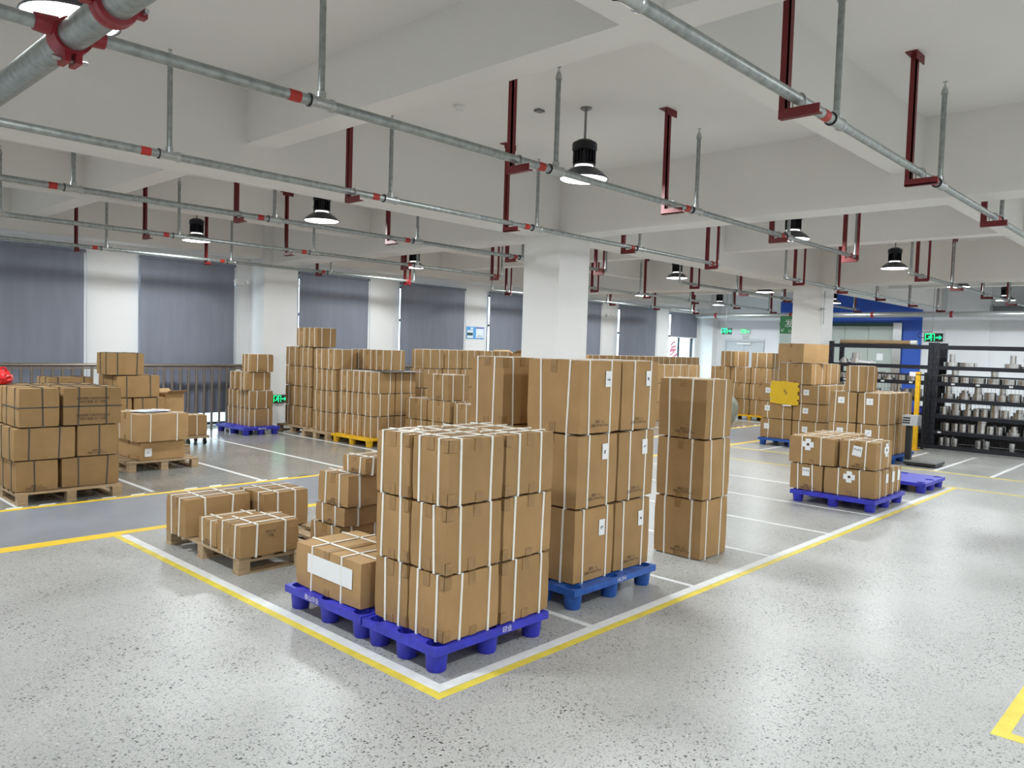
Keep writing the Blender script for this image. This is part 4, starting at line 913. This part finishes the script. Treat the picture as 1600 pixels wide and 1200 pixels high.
KIN = [ring(0.085, 0.115, .6), ring(0.062, 0.15, .7), ring(0.115, 0.10, .7), ring(0.10, 0.15, .8), flange(0.14, 0.17), flange(0.11, 0.115), ring(0.05, 0.15, .5), ring(0.135, 0.08, .6)]
KR = [0.085, 0.062, 0.115, 0.10, 0.14, 0.11, 0.05, 0.135]; KH = [0.115, 0.15, 0.10, 0.15, 0.17, 0.115, 0.15, 0.08]
shn = ['bottom', 'second', 'third', 'fourth', 'fifth', 'top']
ORD = ['first', 'second', 'third', 'fourth', 'fifth', 'sixth', 'seventh', 'eighth', 'ninth', 'tenth', 'eleventh', 'twelfth', 'thirteenth', 'fourteenth', 'fifteenth', 'sixteenth']
KN = ['short ring', 'tall ring', 'broad ring', 'wide sleeve', 'large stepped flange', 'small stepped flange', 'slim bush', 'flat disc ring']
for side, ya, yb_ in (('right', 2.32, 4.16), ('left', 4.40, 6.10)):
    for si, z in enumerate(SH):
        rr = random.Random(si * 7 + (1 if side == 'left' else 0)); y = yb_; cnt = 0
        grp = 'steel parts on %s shelf, %s bay' % (shn[si], side); end = 'from left, %s shelf, %s rack bay' % (shn[si], side)
        while True:
            k = rr.choice([0, 1, 2, 3, 2, 3, 0, 4, 5, 7, 1]) if si != 0 else rr.choice([1, 6, 0])
            if si == 5: k = rr.choice([5, 7, 2])
            rad = KR[k]; y -= rad
            if y - rad < ya: break
            if si in (5,) and rr.random() < 0.45: y -= rad + 0.2; continue
            if si == 0 and rr.random() < 0.35: y -= rad + 0.15; continue
            xx = 16.0 + 0.07 + rad + rr.uniform(0, 0.05)
            if side == 'left' and si == 2 and y - rad < 4.66: break
            o = link('steel_flange' if k in (4, 5) else 'steel_ring', KIN[k], 'machined', None, True); o.location = (xx, y, z - 0.004); o.rotation_euler = (0, 0, rr.random() * 6)
            tag(o, 'steel %s, %s %s' % (KN[k], ORD[cnt], end), 'steel part', grp)
            if rr.random() < 0.5 and KH[k] < 0.12 and si not in (0,):
                k2 = rr.choice([1, 6, 0]) if KR[k] > 0.07 else 6
                o2 = link('steel_ring', KIN[k2], 'machined', None, True); o2.location = (xx, y, z - 0.004 + KH[k]); tag(o2, '%s stacked on part %s %s' % (KN[k2], ORD[cnt], end), 'steel part', grp)
            if rad < 0.095 and rr.random() < 0.7:
                o3 = link('steel_ring', KIN[k], 'machined', None, True); o3.location = (16.0 + 0.42, y, z - 0.004); tag(o3, '%s behind part %s %s' % (KN[k], ORD[cnt], end), 'steel part', grp)
            y -= rad + rr.uniform(0.001, 0.012); cnt += 1
bn = thing('storage_bin', 'blue plastic bin on a shelf of the left rack bay', 'bin', (16.08, 4.46, 0.641))
m = MB(); m.box((0, 0, 0), (0.30, 0.16, 0.005)); m.box((0, 0, 0.005), (0.30, 0.005, 0.12)); m.box((0, 0.155, 0.005), (0.30, 0.16, 0.12)); m.box((0, 0.005, 0.005), (0.005, 0.155, 0.10)); m.box((0.295, 0.005, 0.005), (0.30, 0.155, 0.12)); m.build('tray', 'bin_blue', bn)
MB().box((-0.006, 0.04, 0.085), (0.0, 0.12, 0.10)).build('lip', 'bin_blue', bn)
tb = thing('cardboard_tube', 'long brown cardboard tube lying on top of the rack', 'tube', (16.1, 4.62, 1.972))
MB().cyl((0, 0, 0), (0, 1.42, 0), 0.042, n=18).build('tube_body', 'card_in', tb, True)
MB().cyl((0, -0.012, 0), (0, 0.10, 0), 0.047, n=18).build('end_cap', 'white_plastic', tb, True)
sk = thing('plastic_sheeting', 'folded white plastic sheeting on the top shelf of left rack bay', 'sheeting', (16.25, 5.65, 1.545))
bm = bmesh.new(); bmesh.ops.create_grid(bm, x_segments=12, y_segments=16, size=1.0)
for v in bm.verts: v.co = Vector((v.co.x * 0.16, v.co.y * 0.24, 0.006 + max(0, 0.06 + 0.05 * noise.noise(v.co * 2.0) + 0.03 * v.co.y) * (1 - 0.8 * max(abs(v.co.x), abs(v.co.y)) ** 3)))
me = bpy.data.meshes.new('sheet'); bm.to_mesh(me); bm.free(); link('sheet', me, 'paper', sk, True)
MB().box((-0.17, -0.02, 0.0), (0.17, 0.02, 0.006)).build('fold', 'paper', sk)

fn = thing('wire_fence', 'black wire mesh fence in front of the rack', 'fence', (15.62, 2.2, 0))
for y in (0.0, 2.08, 3.9): MB().box((0, y, 0), (0.04, y + 0.04, 1.42)).build('post', 'wire_black', fn)
for z in (0.06, 1.36): MB().box((0.005, 0, z), (0.035, 3.94, z + 0.03)).build('rail', 'wire_black', fn)
m = MB()
for i in range(66): m.box((0.018, 0.03 + i * 0.059, 0.08), (0.021, 0.033 + i * 0.059, 1.37))
for k in range(12): m.box((0.021, 0.0, 0.15 + k * 0.105), (0.024, 3.94, 0.153 + k * 0.105))
tag(m.build('wire_mesh', 'wire_black', fn), kind='stuff')
yp = thing('guard_post', 'tall yellow guard post standing before the rack', 'post', (15.42, 4.33, 0))
MB().box((0, 0, 0.012), (0.06, 0.075, 1.43)).build('post', 'plastic_yellow', yp); MB().box((-0.05, -0.04, 0), (0.11, 0.115, 0.012)).build('base_plate', 'plastic_yellow', yp)
MB().box((-0.003, -0.003, 1.37), (0.063, 0.078, 1.385)).build('black_band', 'wire_black', yp)
nt_ = tag(MB().box((15.616, 4.42, 1.345), (15.6245, 4.57, 1.425)).build('paper_note', 'paper'), 'white paper note on the fence beside the yellow post', 'note')

# sack behind the bare-floor tower
sa = thing('plastic_sack', 'grey-green plastic sack standing behind the three-carton tower', 'sack', (16.85, 8.83, 0))
bm = bmesh.new(); bmesh.ops.create_icosphere(bm, subdivisions=4, radius=1.0)
for v in bm.verts:
    n = noise.noise(v.co * 3.0) * 0.12 + noise.noise(v.co * 8) * 0.05
    t = (v.co.z + 1) / 2; w = 1.0 if t < 0.75 else 1.0 - (t - 0.75) * 2.2
    v.co = Vector((v.co.x * 0.2 * w * (1 + n), v.co.y * 0.2 * w * (1 + n), t * 0.72))
me = bpy.data.meshes.new('sack_body'); bm.to_mesh(me); bm.free(); link('sack_body', me, 'sack', sa, True)
MB().lathe([(0.05, 0.68), (0.035, 0.72), (0.07, 0.78), (0.0, 0.77)], n=14).build('tied_neck', 'sack', sa, True)

cdt = thing('conduit', 'thin vertical conduit hanging beside the far column', 'conduit', (15.66, 6.24, 2.30))
MB().cyl((0, 0, 0), (0, 0, 0.66), 0.012, n=8).build('tube', 'galv', cdt, True)
MB().box((-0.02, -0.01, 0.3), (0.06, 0.07, 0.33)).build('wall_clip', 'galv', cdt)
dct = thing('air_duct', 'dark grey duct high on the far wall at the right edge', 'duct', (24.05, 2.0, 3.0))
MB().box((0, 0, 0), (0.55, 3.1, 0.14)).build('duct_body', 'board_grey', dct)
MB().box((-0.02, 3.06, -0.02), (0.55, 3.12, 0.16)).build('end_flange', 'galv', dct)
